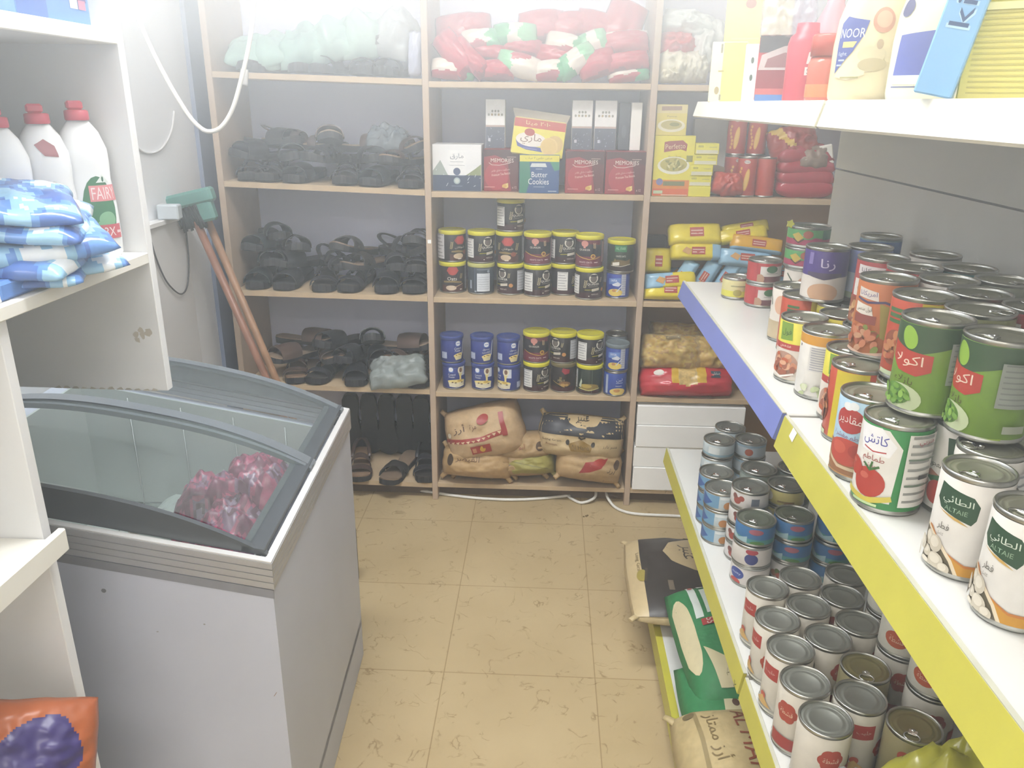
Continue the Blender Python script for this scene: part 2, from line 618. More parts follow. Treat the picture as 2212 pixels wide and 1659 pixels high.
def back_shelving():
    t = thing('shelving_unit', 'tall wooden shelving of three bays along the back wall, crowded with groceries and shoes', 'shelf', (0, YF, 0))
    D = YB - YF
    for i, x in enumerate(XPOST):
        MB().box(x - .0105, 0, 0.0, x + .0105, D + .02, 2.15, WOODSIDE, .0015).build('upright', t)
    lav = mat('dfe2fa', 0.6, 0, 0.02, 4)
    brown = mat('c2a27c', 0.6, 0, 0.08, 5)
    for i in range(3):
        x0, x1 = XPOST[i] + .011, XPOST[i + 1] - .011
        if i < 2:
            MB().box(x0, D, 0.06, x1, D + .012, 2.15, lav).build('back_panel', t)
        else:
            MB().box(x0, D, 1.15, x1, D + .012, 2.15, lav).build('back_panel', t)
            MB().box(x0, D, 0.06, x1, D + .012, 1.148, brown).build('back_panel', t)
        for k in range(5):
            if i == 0:
                a, b = ZS_LEFT[k]
                mb = MB()
                mb.prism([(x0, a - .018), (x1, b - .018), (x1, b), (x0, a)], 'y', 0.0, D, WOOD)
                mb.build('shelf_board', t)
            else:
                z = (ZS_MID if i == 1 else ZS_RIGHT)[k]
                MB().box(x0, 0.0, z - .018, x1, D, z, WOOD, .001).build('shelf_board', t)
        MB().box(x0, .05, 0.0, x1, .065, 0.05, mat('6f5c48', .6)).build('plinth', t)
    q = MB().box(-.40, -.0012, .975, -.388, -.0002, .987, mat('f4f4f2', .5)).build('price_sticker', t)

# ------------------------------------------------------------------ metal gondola
def lip(mb, y0, y1, pts, m):
    """pressed price channel: outline in x,z swept along y"""
    mb.prism(pts, 'y', y0, y1, m)

def gondola():
    t = thing('gondola_shelving', 'white metal gondola shelving with blue and yellow price strips, full of tins', 'shelf', (0, 0, 0))
    w = mat('cfcfcb', 0.35, 0, 0.02, 6)
    cream = mat('e9e6d8', 0.4, 0, 0.03, 12)
    yel = mat('bfb94c', 0.35, 0, 0.05, 14)
    yel2 = mat('b9b344', 0.35, 0, 0.05, 14)
    blue = mat('747fc0', 0.35, 0, 0.05, 14)
    edge = mat('b8b8a8', .4)
    MB().box(XP, GY[3], 1.288, XP + .02, GY[0], 2.2, w).build('back_panel', t)
    MB().box(XP, GY[3], 0.08, XP + .02, GY[0], 1.284, w).build('back_panel', t)
    for y in (GY[0] - .015, GY[1], GY[2]):
        MB().box(XP + .021, y - .02, 0, XP + .06, y + .02, 2.2, w, .002).build('upright', t)
    gap = .003
    segs = [(GY[1] + gap, GY[0]), (GY[2] + gap, GY[1] - gap), (GY[3], GY[2] - gap)]
    for si, (y0, y1) in enumerate(segs):
        y0, y1 = (y0 + (.005 if si < 2 else 0), y1)
        for z, nm in ((Z_TOP, 'top'), (Z_MID, 'mid'), (Z_LOW, 'low'), (Z_BASE, 'base')):
            xf = {'top': XG, 'mid': XG, 'low': XG - .006, 'base': XG - .03}[nm]
            s = MB().box(xf + .006, y0, z - .022, XP - .001, y1, z, w, .002).build('shelf', t)
            mb = MB()
            if nm == 'top':
                mb.prism([(xf - .001, z + .002), (xf - .010, z - .030), (xf - .006, z - .033), (xf + .006, z + .001)], 'y', y0, y1, cream)
            elif nm == 'mid':
                h = .040 if si == 0 else .047
                mb.prism([(xf, z + .001), (xf - .010, z - h), (xf - .005, z - h - .002), (xf + .006, z)], 'y', y0, y1, blue if si == 0 else yel)
                mb.prism([(xf + .0005, z + .0008), (xf + .0005, z + .0022), (xf + .006, z + .0022), (xf + .006, z + .0008)], 'y', y0, y1, edge)
            elif nm == 'low':
                mb.prism([(xf, z + .002), (xf - .006, z - .040), (xf - .001, z - .042), (xf + .006, z)], 'y', y0, y1, yel)
                mb.prism([(xf + .0005, z + .0015), (xf + .0005, z + .003), (xf + .006, z + .003), (xf + .006, z + .0015)], 'y', y0, y1, edge)
            else:
                mb.prism([(xf - .012, z), (xf - .012, z - .06), (xf - .006, z - .06), (xf + .006, z - .001)], 'y', y0, y1, yel2)
            if nm == 'top' and si < 2:
                mb.prism([(xf - .0005, z - .002), (xf - .0085, z - .030), (xf - .006, z - .032), (xf + .006, z - .003)], 'y', y0 - .012, y0 + .0002, mat('a39f86', .5))
            st = mb.build('price_strip', t)
            if nm == 'mid' and si == 1:
                p = atx(1708, 940, xf - .005)
                tz = lambda v, p=p: (Z_MID - (p.z + v)) / h
                sf = lambda a, v, off, p=p, tz=tz: (xf - .0105 * tz(v) - off, p.y - a, p.z + v)
                MB().art(sf, [('p', [(-.011, -.006), (.007, -.008), (.011, .008), (-.007, .009)], 'f0eee8')], None, base=.0008).build('price_sticker', st)
            if nm == 'low' and si < 2:
                # pen marks on the strip
                mk = mat('5a5a28', .6)
                q = MB()
                for (u, v) in ([(1445, 1062)] if si == 0 else [(1577, 1452), (1590, 1478)]):
                    p = atx(u, v, xf - .004)
                    tz = lambda b2, p=p: (Z_LOW - (p.z + b2)) / .04
                    sf = lambda a, b2, off, p=p, tz=tz: (xf - .0065 * tz(b2) - off, p.y - a, p.z + b2)
                    q.art(sf, [('l', [(-.006, .004), (0, -.001), (.006, .005)], .0015, '4c4c20'), ('l', [(-.004, -.004), (.004, -.003)], .0012, '4c4c20')], step=None, base=.0006)
                q.build('pen_mark', st)
        MB().box(XG - .02, y0, 0, XG - .012, y1, .06, w).build('kick_plate', t)

# ------------------------------------------------------------------ white shelving on the left
def left_shelving():
    t = thing('board_shelving', 'white board shelving on the left with bottles and blue pouches', 'shelf', (0, 0, 0))
    w = mat('e6e7ea', 0.5, 0, 0.02, 8)
    e = mat('e9e7e1', .55, 0, .03, 10)
    XW = -1.198
    # divider close to the viewer, down to the floor, and the far end board hanging over the freezer
    MB().box(XW, .893, 0.0, XL - .012, .911, 1.171, w, .001).build('divider_board', t)
    MB().box(XW, .893, 1.19, XL - .012, .911, 1.50, w, .001).build('divider_board', t)
    far = MB().box(XW, 1.258, .948, XL, 1.276, 2.1, w, .001)
    far = far.build('end_board', t)
    ch = MB()
    sf = plane_surf((0, 1.258, 0), (1, 0, 0), (0, 0, 1))
    R2 = random.Random(5)
    c = aty(315, 727, 1.258)
    for k in range(7):
        x, z = c.x + R2.uniform(-.016, .016), c.z + R2.uniform(-.010, .010)
        ch.art(sf, [('p', [(x + R2.uniform(.003, .007) * math.cos(a), z + R2.uniform(.003, .008) * math.sin(a)) for a in [i * 2 * PI / 7 for i in range(7)]], 'c4bdb2')], step=None)
    for k in range(12):
        x = aty(130 + k * 19, 850, 1.258).x
        ch.art(sf, [('p', [(x - .008, .9482), (x + .006, .9482), (x + .002, .950 + R2.uniform(0, .004)), (x - .004, .950 + R2.uniform(0, .003))], 'b9b4aa')], step=None)
    ch.build('chipped_edge', far)
    for z0, z1, ya, yb in ((1.503, 1.524, .2, 1.257), (1.172, 1.190, .2, 1.257), (.852, .871, .2, .892), (.482, .50, .2, .892)):
        MB().box(XW, ya, z0, XL, yb, z1, e, .0015).build('shelf_board', t)
    MB().box(XL + .001, .2, .846, XL + .012, .908, .880, e, .002).build('shelf_edging', t)

# ------------------------------------------------------------------ chest freezer
def freezer():
    yaw = math.radians(3.01)
    t = thing('chest_freezer', 'grey chest freezer with curved glass lids between the left shelving and the back wall', 'freezer', (-0.434, 1.086, 0), (0, 0, yaw))
    W, Lg, zr, sl = .66, .675, .72, .20
    body = mat('c4c8d8', .45, 0, .03, 6)
    liner = mat('b9c0bd', .4, 0, .03, 8)
    dark = mat('4a4f54', .4, 0, .05, 20)
    rimz = lambda x: zr - sl * x
    # outer cabinet (walls only, open inside)
    def wedge(mb, x0, x1, y0, y1, drop, z0, m):
        b = len(mb.v); mi = mb.mi(m)
        for z in (0, 1):
            for (x, y) in ((x0, y0), (x1, y0), (x1, y1), (x0, y1)):
                mb.v.append((x, y, z0 if z == 0 else rimz(x) - drop))
        for f in ((3, 2, 1, 0), (4, 5, 6, 7), (0, 1, 5, 4), (1, 2, 6, 5), (2, 3, 7, 6), (3, 0, 4, 7)):
            mb.face([b + i for i in f], mi)
    mb = MB()
    wedge(mb, -W, 0, 0.0, .045, .052, .1, body)
    wedge(mb, -W, 0, Lg - .045, Lg, .052, .1, body)
    wedge(mb, -.045, 0, .045, Lg - .045, .052, .1, body)
    wedge(mb, -W, -W + .045, .045, Lg - .045, .052, .05, body)
    mb.box(-W, 0, .002, 0, Lg, .12, body)
    mb.build('cabinet', t)
    mb = MB()
    wedge(mb, -W + .045, -.045, .046, .05, .04, .125, liner)
    wedge(mb, -W + .045, -.045, Lg - .05, Lg - .046, .04, .125, liner)
    wedge(mb, -.05, -.046, .05, Lg - .05, .04, .125, liner)
    wedge(mb, -W + .046, -W + .05, .05, Lg - .05, .04, .125, liner)
    mb.box(-W + .05, .05, .46, -.05, Lg - .05, .47, liner)
    mb.build('liner', t)
    # silver rim with grooves
    al = mat('b2b2b6', .35, .35, .03, 20)
    mb = MB()
    for k in range(4):
        d0, d1 = .0125 * k, .0125 * k + .011
        for (x0, x1, y0, y1) in ((-W, .004, -.004, .0), (-W, .004, Lg, Lg + .004), (0, .004, 0, Lg)):
            b = len(mb.v); mi = mb.mi(al)
            for z in (0, 1):
                for (x, y) in ((x0, y0), (x1, y0), (x1, y1), (x0, y1)):
                    mb.v.append((x, y, rimz(x) - (d1 if z == 0 else d0)))
            for f in ((3, 2, 1, 0), (4, 5, 6, 7), (0, 1, 5, 4), (1, 2, 6, 5), (2, 3, 7, 6), (3, 0, 4, 7)):
                mb.face([b + i for i in f], mi)
    for (x0, x1, y0, y1) in ((-W, .003, -.003, .009), (-W, .003, Lg - .009, Lg + .003), (-.009, .003, .009, Lg - .009)):
        b = len(mb.v); mi = mb.mi(mat('e0e0e0', .3, .3, .03, 20))
        for z in (0, 1):
            for (x, y) in ((x0, y0), (x1, y0), (x1, y1), (x0, y1)):
                mb.v.append((x, y, rimz(x) + (0.0005 if z == 0 else .003)))
        for f in ((3, 2, 1, 0), (4, 5, 6, 7), (0, 1, 5, 4), (1, 2, 6, 5), (2, 3, 7, 6), (3, 0, 4, 7)):
            mb.face([b + i for i in f], mi)
    mb.build('rim', t)
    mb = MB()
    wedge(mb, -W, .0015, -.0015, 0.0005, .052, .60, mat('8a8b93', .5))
    # keep only a band under the rim, coloured as the rim's shadow
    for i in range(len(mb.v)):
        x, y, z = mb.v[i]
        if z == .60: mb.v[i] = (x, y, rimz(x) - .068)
    mb.build('rim_painted_shadow', t)
    # dome
    def arc(x, h=.060):
        q = (x + W / 2) / (W / 2)
        return rimz(x) + h * max(0, 1 - abs(q) ** 2.5) + .003
    xs = [-W + .004 + (W - .012) * i / 28 for i in range(29)]
    def gusset(y0, y1, h, m, name):
        mb = MB(); mi = mb.mi(m); b = len(mb.v)
        for x in xs:
            for (y, z) in ((y0, rimz(x) + .003), (y1, rimz(x) + .003), (y1, arc(x, h)), (y0, arc(x, h))):
                mb.v.append((x, y, z))
        for i in range(len(xs) - 1):
            for k in range(4):
                a, c = b + 4 * i + k, b + 4 * i + (k + 1) % 4
                mb.face((a, a + 4, c + 4, c), mi, False)
        mb.face([b + k for k in range(4)], mi); mb.face([b + 4 * (len(xs) - 1) + k for k in (3, 2, 1, 0)], mi)
        return mb.build(name, t)
    gusset(.012, .022, .056, dark, 'end_cap')
    gusset(Lg - .022, Lg - .012, .052, mat('8b9298', .4), 'end_cap')
    # dark strip along the aisle side of the lids
    mb = MB()
    for x0, x1 in ((-.048, -.012),):
        b = len(mb.v); mi = mb.mi(dark)
        for y in (.012, Lg - .012):
            for x in (x0, x1):
                mb.v.append((x, y, rimz(x) + .004))
                mb.v.append((x, y, rimz(x) + .014))
        mb.face((b + 1, b + 3, b + 7, b + 5), mi); mb.face((b, b + 1, b + 5, b + 4), mi); mb.face((b + 2, b + 6, b + 7, b + 3), mi)
        mb.face((b, b + 2, b + 3, b + 1), mi); mb.face((b + 4, b + 5, b + 7, b + 6), mi)
    mb.build('side_strip', t)
    gm = mat('ccd6d6', .06, 0, .02, 4, 0, .10, name='lid_glass')
    fr = mat('6b7278', .35, 0, .05, 20)
    def lid(y0, y1, h, fw, name, frame_front, frame_back):
        hmesh = MB()
        def sheet(u, v):
            x = -W + .02 + (W - .055) * u
            return (x, y0 + (y1 - y0) * v, arc(x, h) + .0015)
        hmesh.grid(sheet, 28, 2, gm)
        o = hmesh.build('glass_lid', t)
        fmb = MB(); mi = fmb.mi(fr)
        for (ya, yb) in (((y0, y0 + fw),) if frame_front else ()) + (((y1 - fw, y1),) if frame_back else ()):
            b = len(fmb.v)
            for x in xs:
                for y, dz in ((ya, .0045), (yb, .0045), (yb, -.006), (ya, -.006)):
                    fmb.v.append((x, y, arc(x, h) + dz))
            for i in range(len(xs) - 1):
                for k in range(4):
                    a, c = b + 4 * i + k, b + 4 * i + (k + 1) % 4
                    fmb.face((a, c, c + 4, a + 4), mi)
            fmb.face([b + k for k in range(4)], mi); fmb.face([b + 4 * (len(xs) - 1) + k for k in (3, 2, 1, 0)], mi)
        fmb.build('lid_frame', o)
    lid(.024, .365, .056, .030, 'near', False, True)
    lid(.325, Lg - .014, .048, .022, 'far', True, True)
    # wire basket and wheels
    wm = metal('b5b8b8', .35)
    mb = MB()
    for x in (-.62, -.50, -.38, -.26, -.14):
        mb.tube([(x, .06, rimz(x) - .05), (x, .06, .495), (x, Lg - .06, .495), (x, Lg - .06, rimz(x) - .05)], .002, wm, 5)
    for y in (.06, Lg * .45, Lg - .06):
        mb.tube([(-.06, y, .495), (-W + .06, y, .495)], .002, wm, 5)
    mb.build('wire_basket', t)
    # stains and a stud on the near face
    st = MB()
    sf = plane_surf((0, 0, 0), (1, 0, 0), (0, 0, 1))
    st.art(sf, [('e', -.277, .665, .004, .004, '7e8086'), ('e', -.12, .60, .002, .0015, '9a9aa0'), ('e', -.2, .585, .002, .001, '9a9aa0'),
                ('l', [(-.012, .46), (-.017, .452)], .001, '8d6f5e')], step=None)
    st.build('stud', t)
    # frozen goods
    M = Matrix.Translation((-0.434, 1.086, 0)) @ Matrix.Rotation(yaw, 4, 'Z')
    cols = [mat('7d4058', .3, 0, .3, 30, .4), mat('a8506c', .28, 0, .3, 30, .4), mat('86647c', .25, 0, .2, 30, .4), mat('63384a', .3, 0, .3, 30, .4), mat('9a8298', .25, 0, .1, 30, .4)]
    def meat(seed):
        return lambda u, v: cols[int(abs(noise.noise(Vector((u * 2.2 + seed, v * 2.2, seed))) * 7)) % 5]
    for n, (px, py, z, w, l, h, rz, lab) in enumerate((
            (465, 1085, .50, .18, .17, .12, .2, 'bag of frozen purple meat, left half of the heap under the near glass lid'),
            (565, 1050, .50, .17, .17, .13, -.3, 'bag of frozen red meat at the back of the heap under the near glass lid'),
            (585, 1135, .50, .15, .15, .115, 1.1, 'bag of frozen purple meat at the front corner of the heap in the freezer'))):
        q = atz(px, py, .60)
        lq = M.inverted() @ q
        q = M @ Vector((min(max(lq.x, -W + .17), -.178), min(max(lq.y, .155), Lg - .16), 0))
        pl = Pillow(w, l, h, seed=n + 3, lump=.22, freq=3, k=2.2)
        tt = thing('frozen_meat_bag', lab, 'frozen food', (q.x, q.y, z), (0, 0, rz + yaw), 'frozen meat bags in the freezer')
        pl.mesh(MB(), meat(n * 3.1), 30, 26).build('meat', tt)
    tt = thing('frozen_food_box', 'small white carton at the foot of the frozen meat in the freezer', 'box', atz(330, 1100, .56) + Vector((0, 0, -.055)), (0, 0, yaw + .1))
    mb = MB().box(-.05, -.03, 0, .05, .03, .03, mat('d8d2cc', .5), .002)
    mb.art(plane_surf((0, -.03, 0), (1, 0, 0), (0, 0, 1)), [('r', -.045, .012, .045, .018, 'b8a89c')], step=None)
    mb.build('carton', tt)
    for n, (x, y, w, l, lab) in enumerate(((-.34, .5, .22, .2, 'long white frozen packet under the far glass lid'), (-.14, .52, .17, .18, 'pale green-grey frozen packet at the far right of the freezer'))):
        pl = Pillow(w, l, .07, seed=n + 20, lump=.25)
        o = pl.mesh(MB(), mat('a9b2ae', .35, 0, .05, 12, .2), 16, 14).build('frozen_packet', None, M @ Vector((x, y, .461)), (0, 0, yaw))
        tag(o, lab, 'frozen food')
# ================================================================== tins
def pull_tab(m, r):
    mb = MB()
    pts = [(.35 * r * math.sin(a) * .8, -.38 * r - .42 * r * math.cos(a) * .55, .0016) for a in [2 * PI * i / 14 for i in range(15)]]
    mb.tube(pts, .0012, m, 5)
    mb.box(-.16 * r, -.25 * r, .0, .16 * r, .02 * r, .0022, m, .0005)
    mb.lathe([(0, .003), (.0028, .0026), (.003, 0)], m, 10)
    return mb
def tin(name, r, h, base, items, lidcol='b9b8b2', tab=True, rings=True, kind_label='label', step=.006):
    """metal tin: body with rolled rims, wrapped paper label, recessed lid and pull tab"""
    def make():
        t = thing(name, '', '')
        mm = metal('b3b3ae', .32)
        MB().lathe([(0, .003), (r * .9, .003), (r - .002, 0), (r, .001), (r + .0006, .0025), (r, .004), (r - .0006, .0055), (r - .0006, h - .0055), (r, h - .004),
                    (r + .0006, h - .0022), (r, h - .0006), (r - .001, h), (r - .0024, h - .0008), (r - .0028, h - .004)], mm, 36).build('body', t)
        mb = MB().lathe([(r - .0002, .0058), (r, .0062), (r, h - .0062), (r - .0002, h - .0058)], ink(base), 44)
        if items:
            mb.art(can_surf(r), items, step, None, (-PI * r, .0062, PI * r, h - .0062))
        mb.build('label', t)
        lm = mat(lidcol, .45, .75, .06, 30)
        pr = [(r - .0028, h - .004), (r * .86, h - .0042)]
        if rings:
            pr += [(r * .82, h - .0030), (r * .78, h - .0042), (r * .66, h - .0042), (r * .62, h - .0032), (r * .58, h - .0042)]
        pr += [(0, h - .0040)]
        lid = MB().lathe(pr, lm, 32).build('lid', t)
        if tab:
            pull_tab(metal('d2d2cf', .2), r).build('pull_tab', lid, (0, -r * .30, h - .0038))
        return t
    return Proto(make)

def capped_tin(name, r, h, base, items, cap='d6cf2e', step=.007):
    """oat or custard tin with a plastic snap lid"""
    def make():
        t = thing(name, '', '')
        MB().lathe([(0, .002), (r - .003, .002), (r - .001, 0), (r + .0006, .0015), (r, .004), (r - .0004, .005), (r - .0004, h - .013)], metal('b3b3ae', .35), 36).build('body', t)
        mb = MB().lathe([(r - .0002, .0052), (r, .0056), (r, h - .011), (r - .0004, h - .0105)], ink(base), 44)
        mb.art(can_surf(r), items, step, None, (-PI * r, .0058, PI * r, h - .0115))
        mb.build('label', t)
        c = mat(cap, .35, 0, .04, 20)
        MB().lathe([(r + .0012, h - .014), (r + .0022, h - .0125), (r + .0022, h - .002), (r + .0008, h), (r - .003, h), (r - .004, h - .0018), (r * .5, h - .0022), (0, h - .0022)], c, 40).build('snap_lid', t)
        return t
    return Proto(make)

def wheat(u, v, s, h='cfc08a', n=5, lean=.2):
    out = []
    for k in range(n):
        for sg in (-1, 1):
            out.append(('e', u + lean * k * s * .35 + sg * s * .22, v + k * s * .42, s * .11, s * .26, h, -sg * .6))
    return out
def nutrition(u0, v0, u1, v1, bg='dcdcda', fg='9a9aa0', n=7):
    out = [('r', u0, v0, u1, v1, bg)]
    for k in range(n):
        y = v0 + (v1 - v0) * (k + .6) / n
        out.append(('r', u0 + (u1 - u0) * .08, y, u1 - (u1 - u0) * (.08 + .2 * ((k * 7) % 3) / 2), y + (v1 - v0) * .035, fg))
    return out

# ------------------------------------------------------------------ oats and custard on the middle bay
RO, HO = .0465, .110
def oat_black(face=0.0):
    f = face
    it = [('r', -.0465 * PI, .0, .0465 * PI, .026, '3a1d22'), ('l', [(-.03 + f, .035), (-.01 + f, .036), (.012 + f, .034)], .0016, 'c9bf2a'),
          ('e', f, .076, .0165, .0165, 'd8d4c8'), ('e', f, .074, .012, .0125, '6a625c'), ('p', [(f - .015, .084), (f - .008, .089), (f + .008, .089), (f + .015, .084), (f + .008, .0815), (f - .008, .0815)], '2b2422'),
          ('t', 'QUAKER', f, .055, .0085, 'e6e2d8', {'w': .044}), ('r', f - .018, .0465, f + .018, .0478, '9b958c'),
          ('p', [(f - .006, .030), (f + .022, .034), (f + .022, .043), (f - .006, .039)], 'c9c2b4'), ('t', 'WHITE OATS', f + .006, .020, .0045, 'd8cfc0', {'w': .026})]
    it += wheat(f - .030, .045, .013, 'b3a988', 5)
    it += wheat(f + .026, .064, .010, 'a59a78', 4)
    it += nutrition(f - .085, .02, f - .050, .085) + [('e', f + .034, .036, .007, .007, 'b9834a'), ('e', f - .015, .015, .002, .0015, 'd8cfc0')]
    it += nutrition(f + .055, .018, f + .090, .088, 'b9bcc4')
    return it
def oat_maroon():
    it = [('r', -.15, 0, .15, .040, '6e2a3c'), ('p', [(-.05, .046), (-.02, .036), (.01, .030), (.03, .031), (.05, .036), (.05, .02), (-.05, .02)], '6e2a3c'),
          ('l', [(-.05, .046), (-.02, .036), (.01, .030), (.03, .032), (.05, .038)], .0018, 'cfae35'),
          ('p', [(-.05, .098), (-.05, .090), (.05, .078), (.05, .1)], '6a2f38'), ('e', -.008, .083, .0125, .0105, 'c98a80'), ('r', -.012, .068, -.004, .078, 'c98a80'),
          ('t', 'QUAKER', -.008, .062, .0075, 'd8d2c8', {'w': .038}), ('e', .022, .041, .0085, .0078, 'c9a04a'), ('e', .022, .041, .005, .0045, '7c4a2a'),
          ('t', 'WHITE OATS', -.004, .020, .006, 'dcc6c6', {'w': .046}), ('r', .026, .019, .040, .0215, 'dcc6c6'), ('r', -.02, .0115, .01, .0125, 'b98a90')]
    it += wheat(.026, .070, .011, 'c9b08a', 4, -.1)
    return it + nutrition(.055, .02, .09, .09, 'a88a90') + nutrition(-.095, .02, -.06, .09)
def oat_red():     # black tin, red medallion, Arabic word
    it = [('p', [(.012, .092), (.022, .076), (.010, .062), (-.012, .062), (-.024, .076), (-.012, .092)], '9c3434'), ('e', 0, .077, .016, .013, 'b9433c'),
          ('t', 'شوفان', -.002, .052, .010, 'cfc6b8', {'w': .040}), ('p', [(-.034, .040), (-.01, .043), (.02, .037), (.034, .040), (.034, .035), (.0, .034), (-.034, .036)], '8a7648'),
          ('p', [(-.04, .030), (0, .026), (.04, .032), (.04, .0), (-.04, .0)], '4d2a22'), ('e', -.008, .022, .019, .010, 'c9b294'), ('e', .020, .034, .010, .008, '8a4a34'), ('e', -.004, .012, .008, .002, 'd8d0c4')]
    return it + wheat(-.035, .05, .012, 'a89868', 5) + wheat(.030, .05, .012, 'a89868', 5) + nutrition(.055, .012, .09, .098, 'b0b0b4') + nutrition(-.100, .012, -.058, .098, 'd5d5d8')
def oat_eng():
    it = [('e', 0, .080, .018, .015, 'a83a36'), ('p', [(.014, .094), (.022, .080), (0, .066), (-.022, .080), (-.014, .094)], 'b0413b'), ('t', 'Oats', -.002, .053, .012, 'd8d4cc', {'w': .034}),
          ('p', [(-.034, .044), (0, .046), (.034, .042), (.034, .036), (0, .040), (-.034, .038)], '8a7648'), ('p', [(-.04, .032), (0, .026), (.04, .034), (.04, 0), (-.04, 0)], '4d2a22'), ('e', -.006, .020, .019, .009, 'c9b8a4'),
          ('l', [(.006, .022), (.038, .034)], .0022, 'b39a7a'), ('r', .026, .012, .034, .016, 'c9c0b4')]
    return it + wheat(.030, .055, .011, 'a89868', 4) + nutrition(.05, .012, .085, .098, 'b0b0b4')
def oat_back():
    return [('r', -.015, .012, .033, .076, 'd0d6de'), ('r', -.015, .088, .033, .091, '7d8796'), ('r', -.045, .02, -.036, .05, '9aa6b6'), ('r', -.024, .010, -.021, .1, '5b6678')] + \
           [('r', -.011, .020 + k * .0085, .028, .0212 + k * .0085, '9aa2ae') for k in range(6)] + [('e', -.02, .012, .004, .003, '9aa6b6'), ('e', .026, .083, .005, .005, '8b96a6')]
def oat_green():
    return [('r', -.15, 0, .15, .026, '2c1c18'), ('r', -.022, .072, .020, .094, '2f7a4a'), ('t', 'AL FAR', -.001, .084, .009, 'a8cdb0', {'w': .034}), ('t', 'WHITE OATS', .0, .057, .006, 'c9c9be', {'w': .034}),
            ('p', [(-.034, .036), (-.01, .046), (.02, .042), (.034, .048), (.034, .026), (-.034, .026)], '6b5a34'), ('p', [(-.028, .034), (-.004, .038), (-.004, .026), (-.028, .024)], 'd5d0c4'),
            ('l', [(-.034, .024), (0, .022), (.036, .03)], .002, 'c9c4b4')] + wheat(-.02, .04, .008, '8f8448', 3)
def oat_green_back():
    return [('e', 0, .03, .038, .012, '8a7434'), ('e', -.01, .033, .02, .007, 'b09a4a'), ('r', -.04, .0, .04, .02, '3a1f20'), ('l', [(-.04, .022), (0, .017), (.04, .024)], .003, 'c9c27a'), ('p', [(-.04, .03), (-.03, .06), (-.026, .05), (-.03, .025)], 'b9c4b0'),
            ('r', .010, .008, .0105, .095, '9aa89a')] + nutrition(-.1, .02, -.05, .09)
def malt_tin():
    return [('r', -.15, 0, .15, .022, '3c1414'), ('p', [(-.002, .094), (.024, .088), (.022, .074), (.006, .070), (-.006, .082)], '9c2f3c'), ('t', 'MALT', -.006, .046, .008, 'b9a878', {'w': .026}), ('e', .006, .034, .022, .010, '7d5a30'), ('e', .0, .030, .009, .006, 'b08a4a'), ('e', .014, .030, .007, .005, 'b08a4a'),
            ('l', [(-.04, .042), (-.015, .032), (.006, .022)], .0016, 'b59a4a')] + wheat(-.01, .05, .010, 'a5925a', 3)
RC, HC = .041, .100
def custard_a():
    return [('r', .004, .063, .024, .082, '5b78c0'), ('e', .014, .073, .0095, .009, 'e6e8ee'), ('r', .007, .071, .021, .0745, '8a9ac8'), ('t', 'Custard', .013, .055, .008, 'dfe2ea', {'w': .028, 'slant': .2}), ('t', 'Powder', .013, .046, .0075, 'dfe2ea', {'w': .024, 'slant': .2}),
            ('p', [(-.004, .030), (.030, .038), (.034, .030), (.028, .014), (.004, .012)], 'd9cda0'), ('e', .014, .031, .018, .006, 'e2cf8a', .2), ('e', .006, .030, .003, .0016, '6a4a34'), ('e', .016, .033, .003, .0016, '6a4a34'), ('e', .022, .031, .003, .0016, '6a4a34'),
            ('l', [(.034, .034), (.038, .072), (.042, .086)], .006, 'c3c6d6')] + nutrition(-.05, .018, -.028, .042, 'b9c2dc', '6a78a8', 4)
def custard_ar():
    x = custard_a()
    x[3] = ('t', 'مسحوق', .013, .055, .009, 'dfe2ea', {'w': .026}); x[4] = ('t', 'الكاسترد', .013, .044, .010, 'dfe2ea', {'w': .032})
    return x
def custard_pour():
    return [('r', -.030, .066, -.012, .086, '5b78c0'), ('e', -.021, .077, .0085, .0085, 'e6e8ee'), ('t', 'Custard', -.018, .058, .0075, 'dfe2ea', {'w': .026}), ('t', 'Powder', -.018, .049, .007, 'dfe2ea', {'w': .022}),
            ('r', .014, .052, .036, .088, 'c9cede'), ('e', .016, .074, .012, .016, 'dcd6c4'), ('e', .016, .074, .006, .009, '7a5a44'), ('p', [(.008, .062), (.022, .062), (.018, .05), (.018, .034), (.011, .034), (.011, .05)], 'd9c98a'),
            ('p', [(-.032, .034), (.034, .034), (.030, .012), (-.026, .012)], 'd9d2b8'), ('e', 0, .033, .033, .006, 'e0cf86'), ('e', .012, .034, .010, .004, 'c9aa55'), ('e', -.015, .029, .004, .002, '5a4030'), ('e', -.004, .027, .004, .002, '5a4030'), ('e', .02, .027, .004, .002, '5a4030'), ('l', [(-.026, .014), (0, .010), (.03, .014)], .002, 'f0ead8')] + nutrition(.058, .014, .082, .036, 'b9c2dc', '6a78a8', 4)
def blue_milk():
    return [('r', .012, .012, .030, .086, 'b8bccc'), ('p', [(-.034, .07), (.010, .074), (.010, .052), (-.034, .05)], '6a8ac8'), ('t', 'SAFIA', -.014, .064, .008, 'dfe4ee', {'w': .024}), ('p', [(-.02, .05), (.0, .06), (.012, .052), (.004, .044), (-.016, .046)], 'cdd2de'),
            ('e', -.008, .022, .026, .013, 'd8c060'), ('e', -.012, .029, .007, .005, 'b9844a'), ('l', [(-.002, .026), (.016, .048)], .003, 'c9cede')] + [('r', .014, .02 + k * .008, .028, .0212 + k * .008, '7f88a8') for k in range(8)]
def blue_milk_b():
    return [('e', .012, .018, .03, .014, 'd8c070'), ('e', .008, .022, .012, .006, 'c08a4a'), ('t', 'لبن', .016, .062, .014, 'dfe4ee', {'w': .022}), ('r', .004, .050, .030, .052, 'b9c4de'), ('r', -.036, .01, -.026, .08, 'a9b4cc'), ('t', 'instant', .014, .040, .005, 'dfe4ee', {'w': .022})]

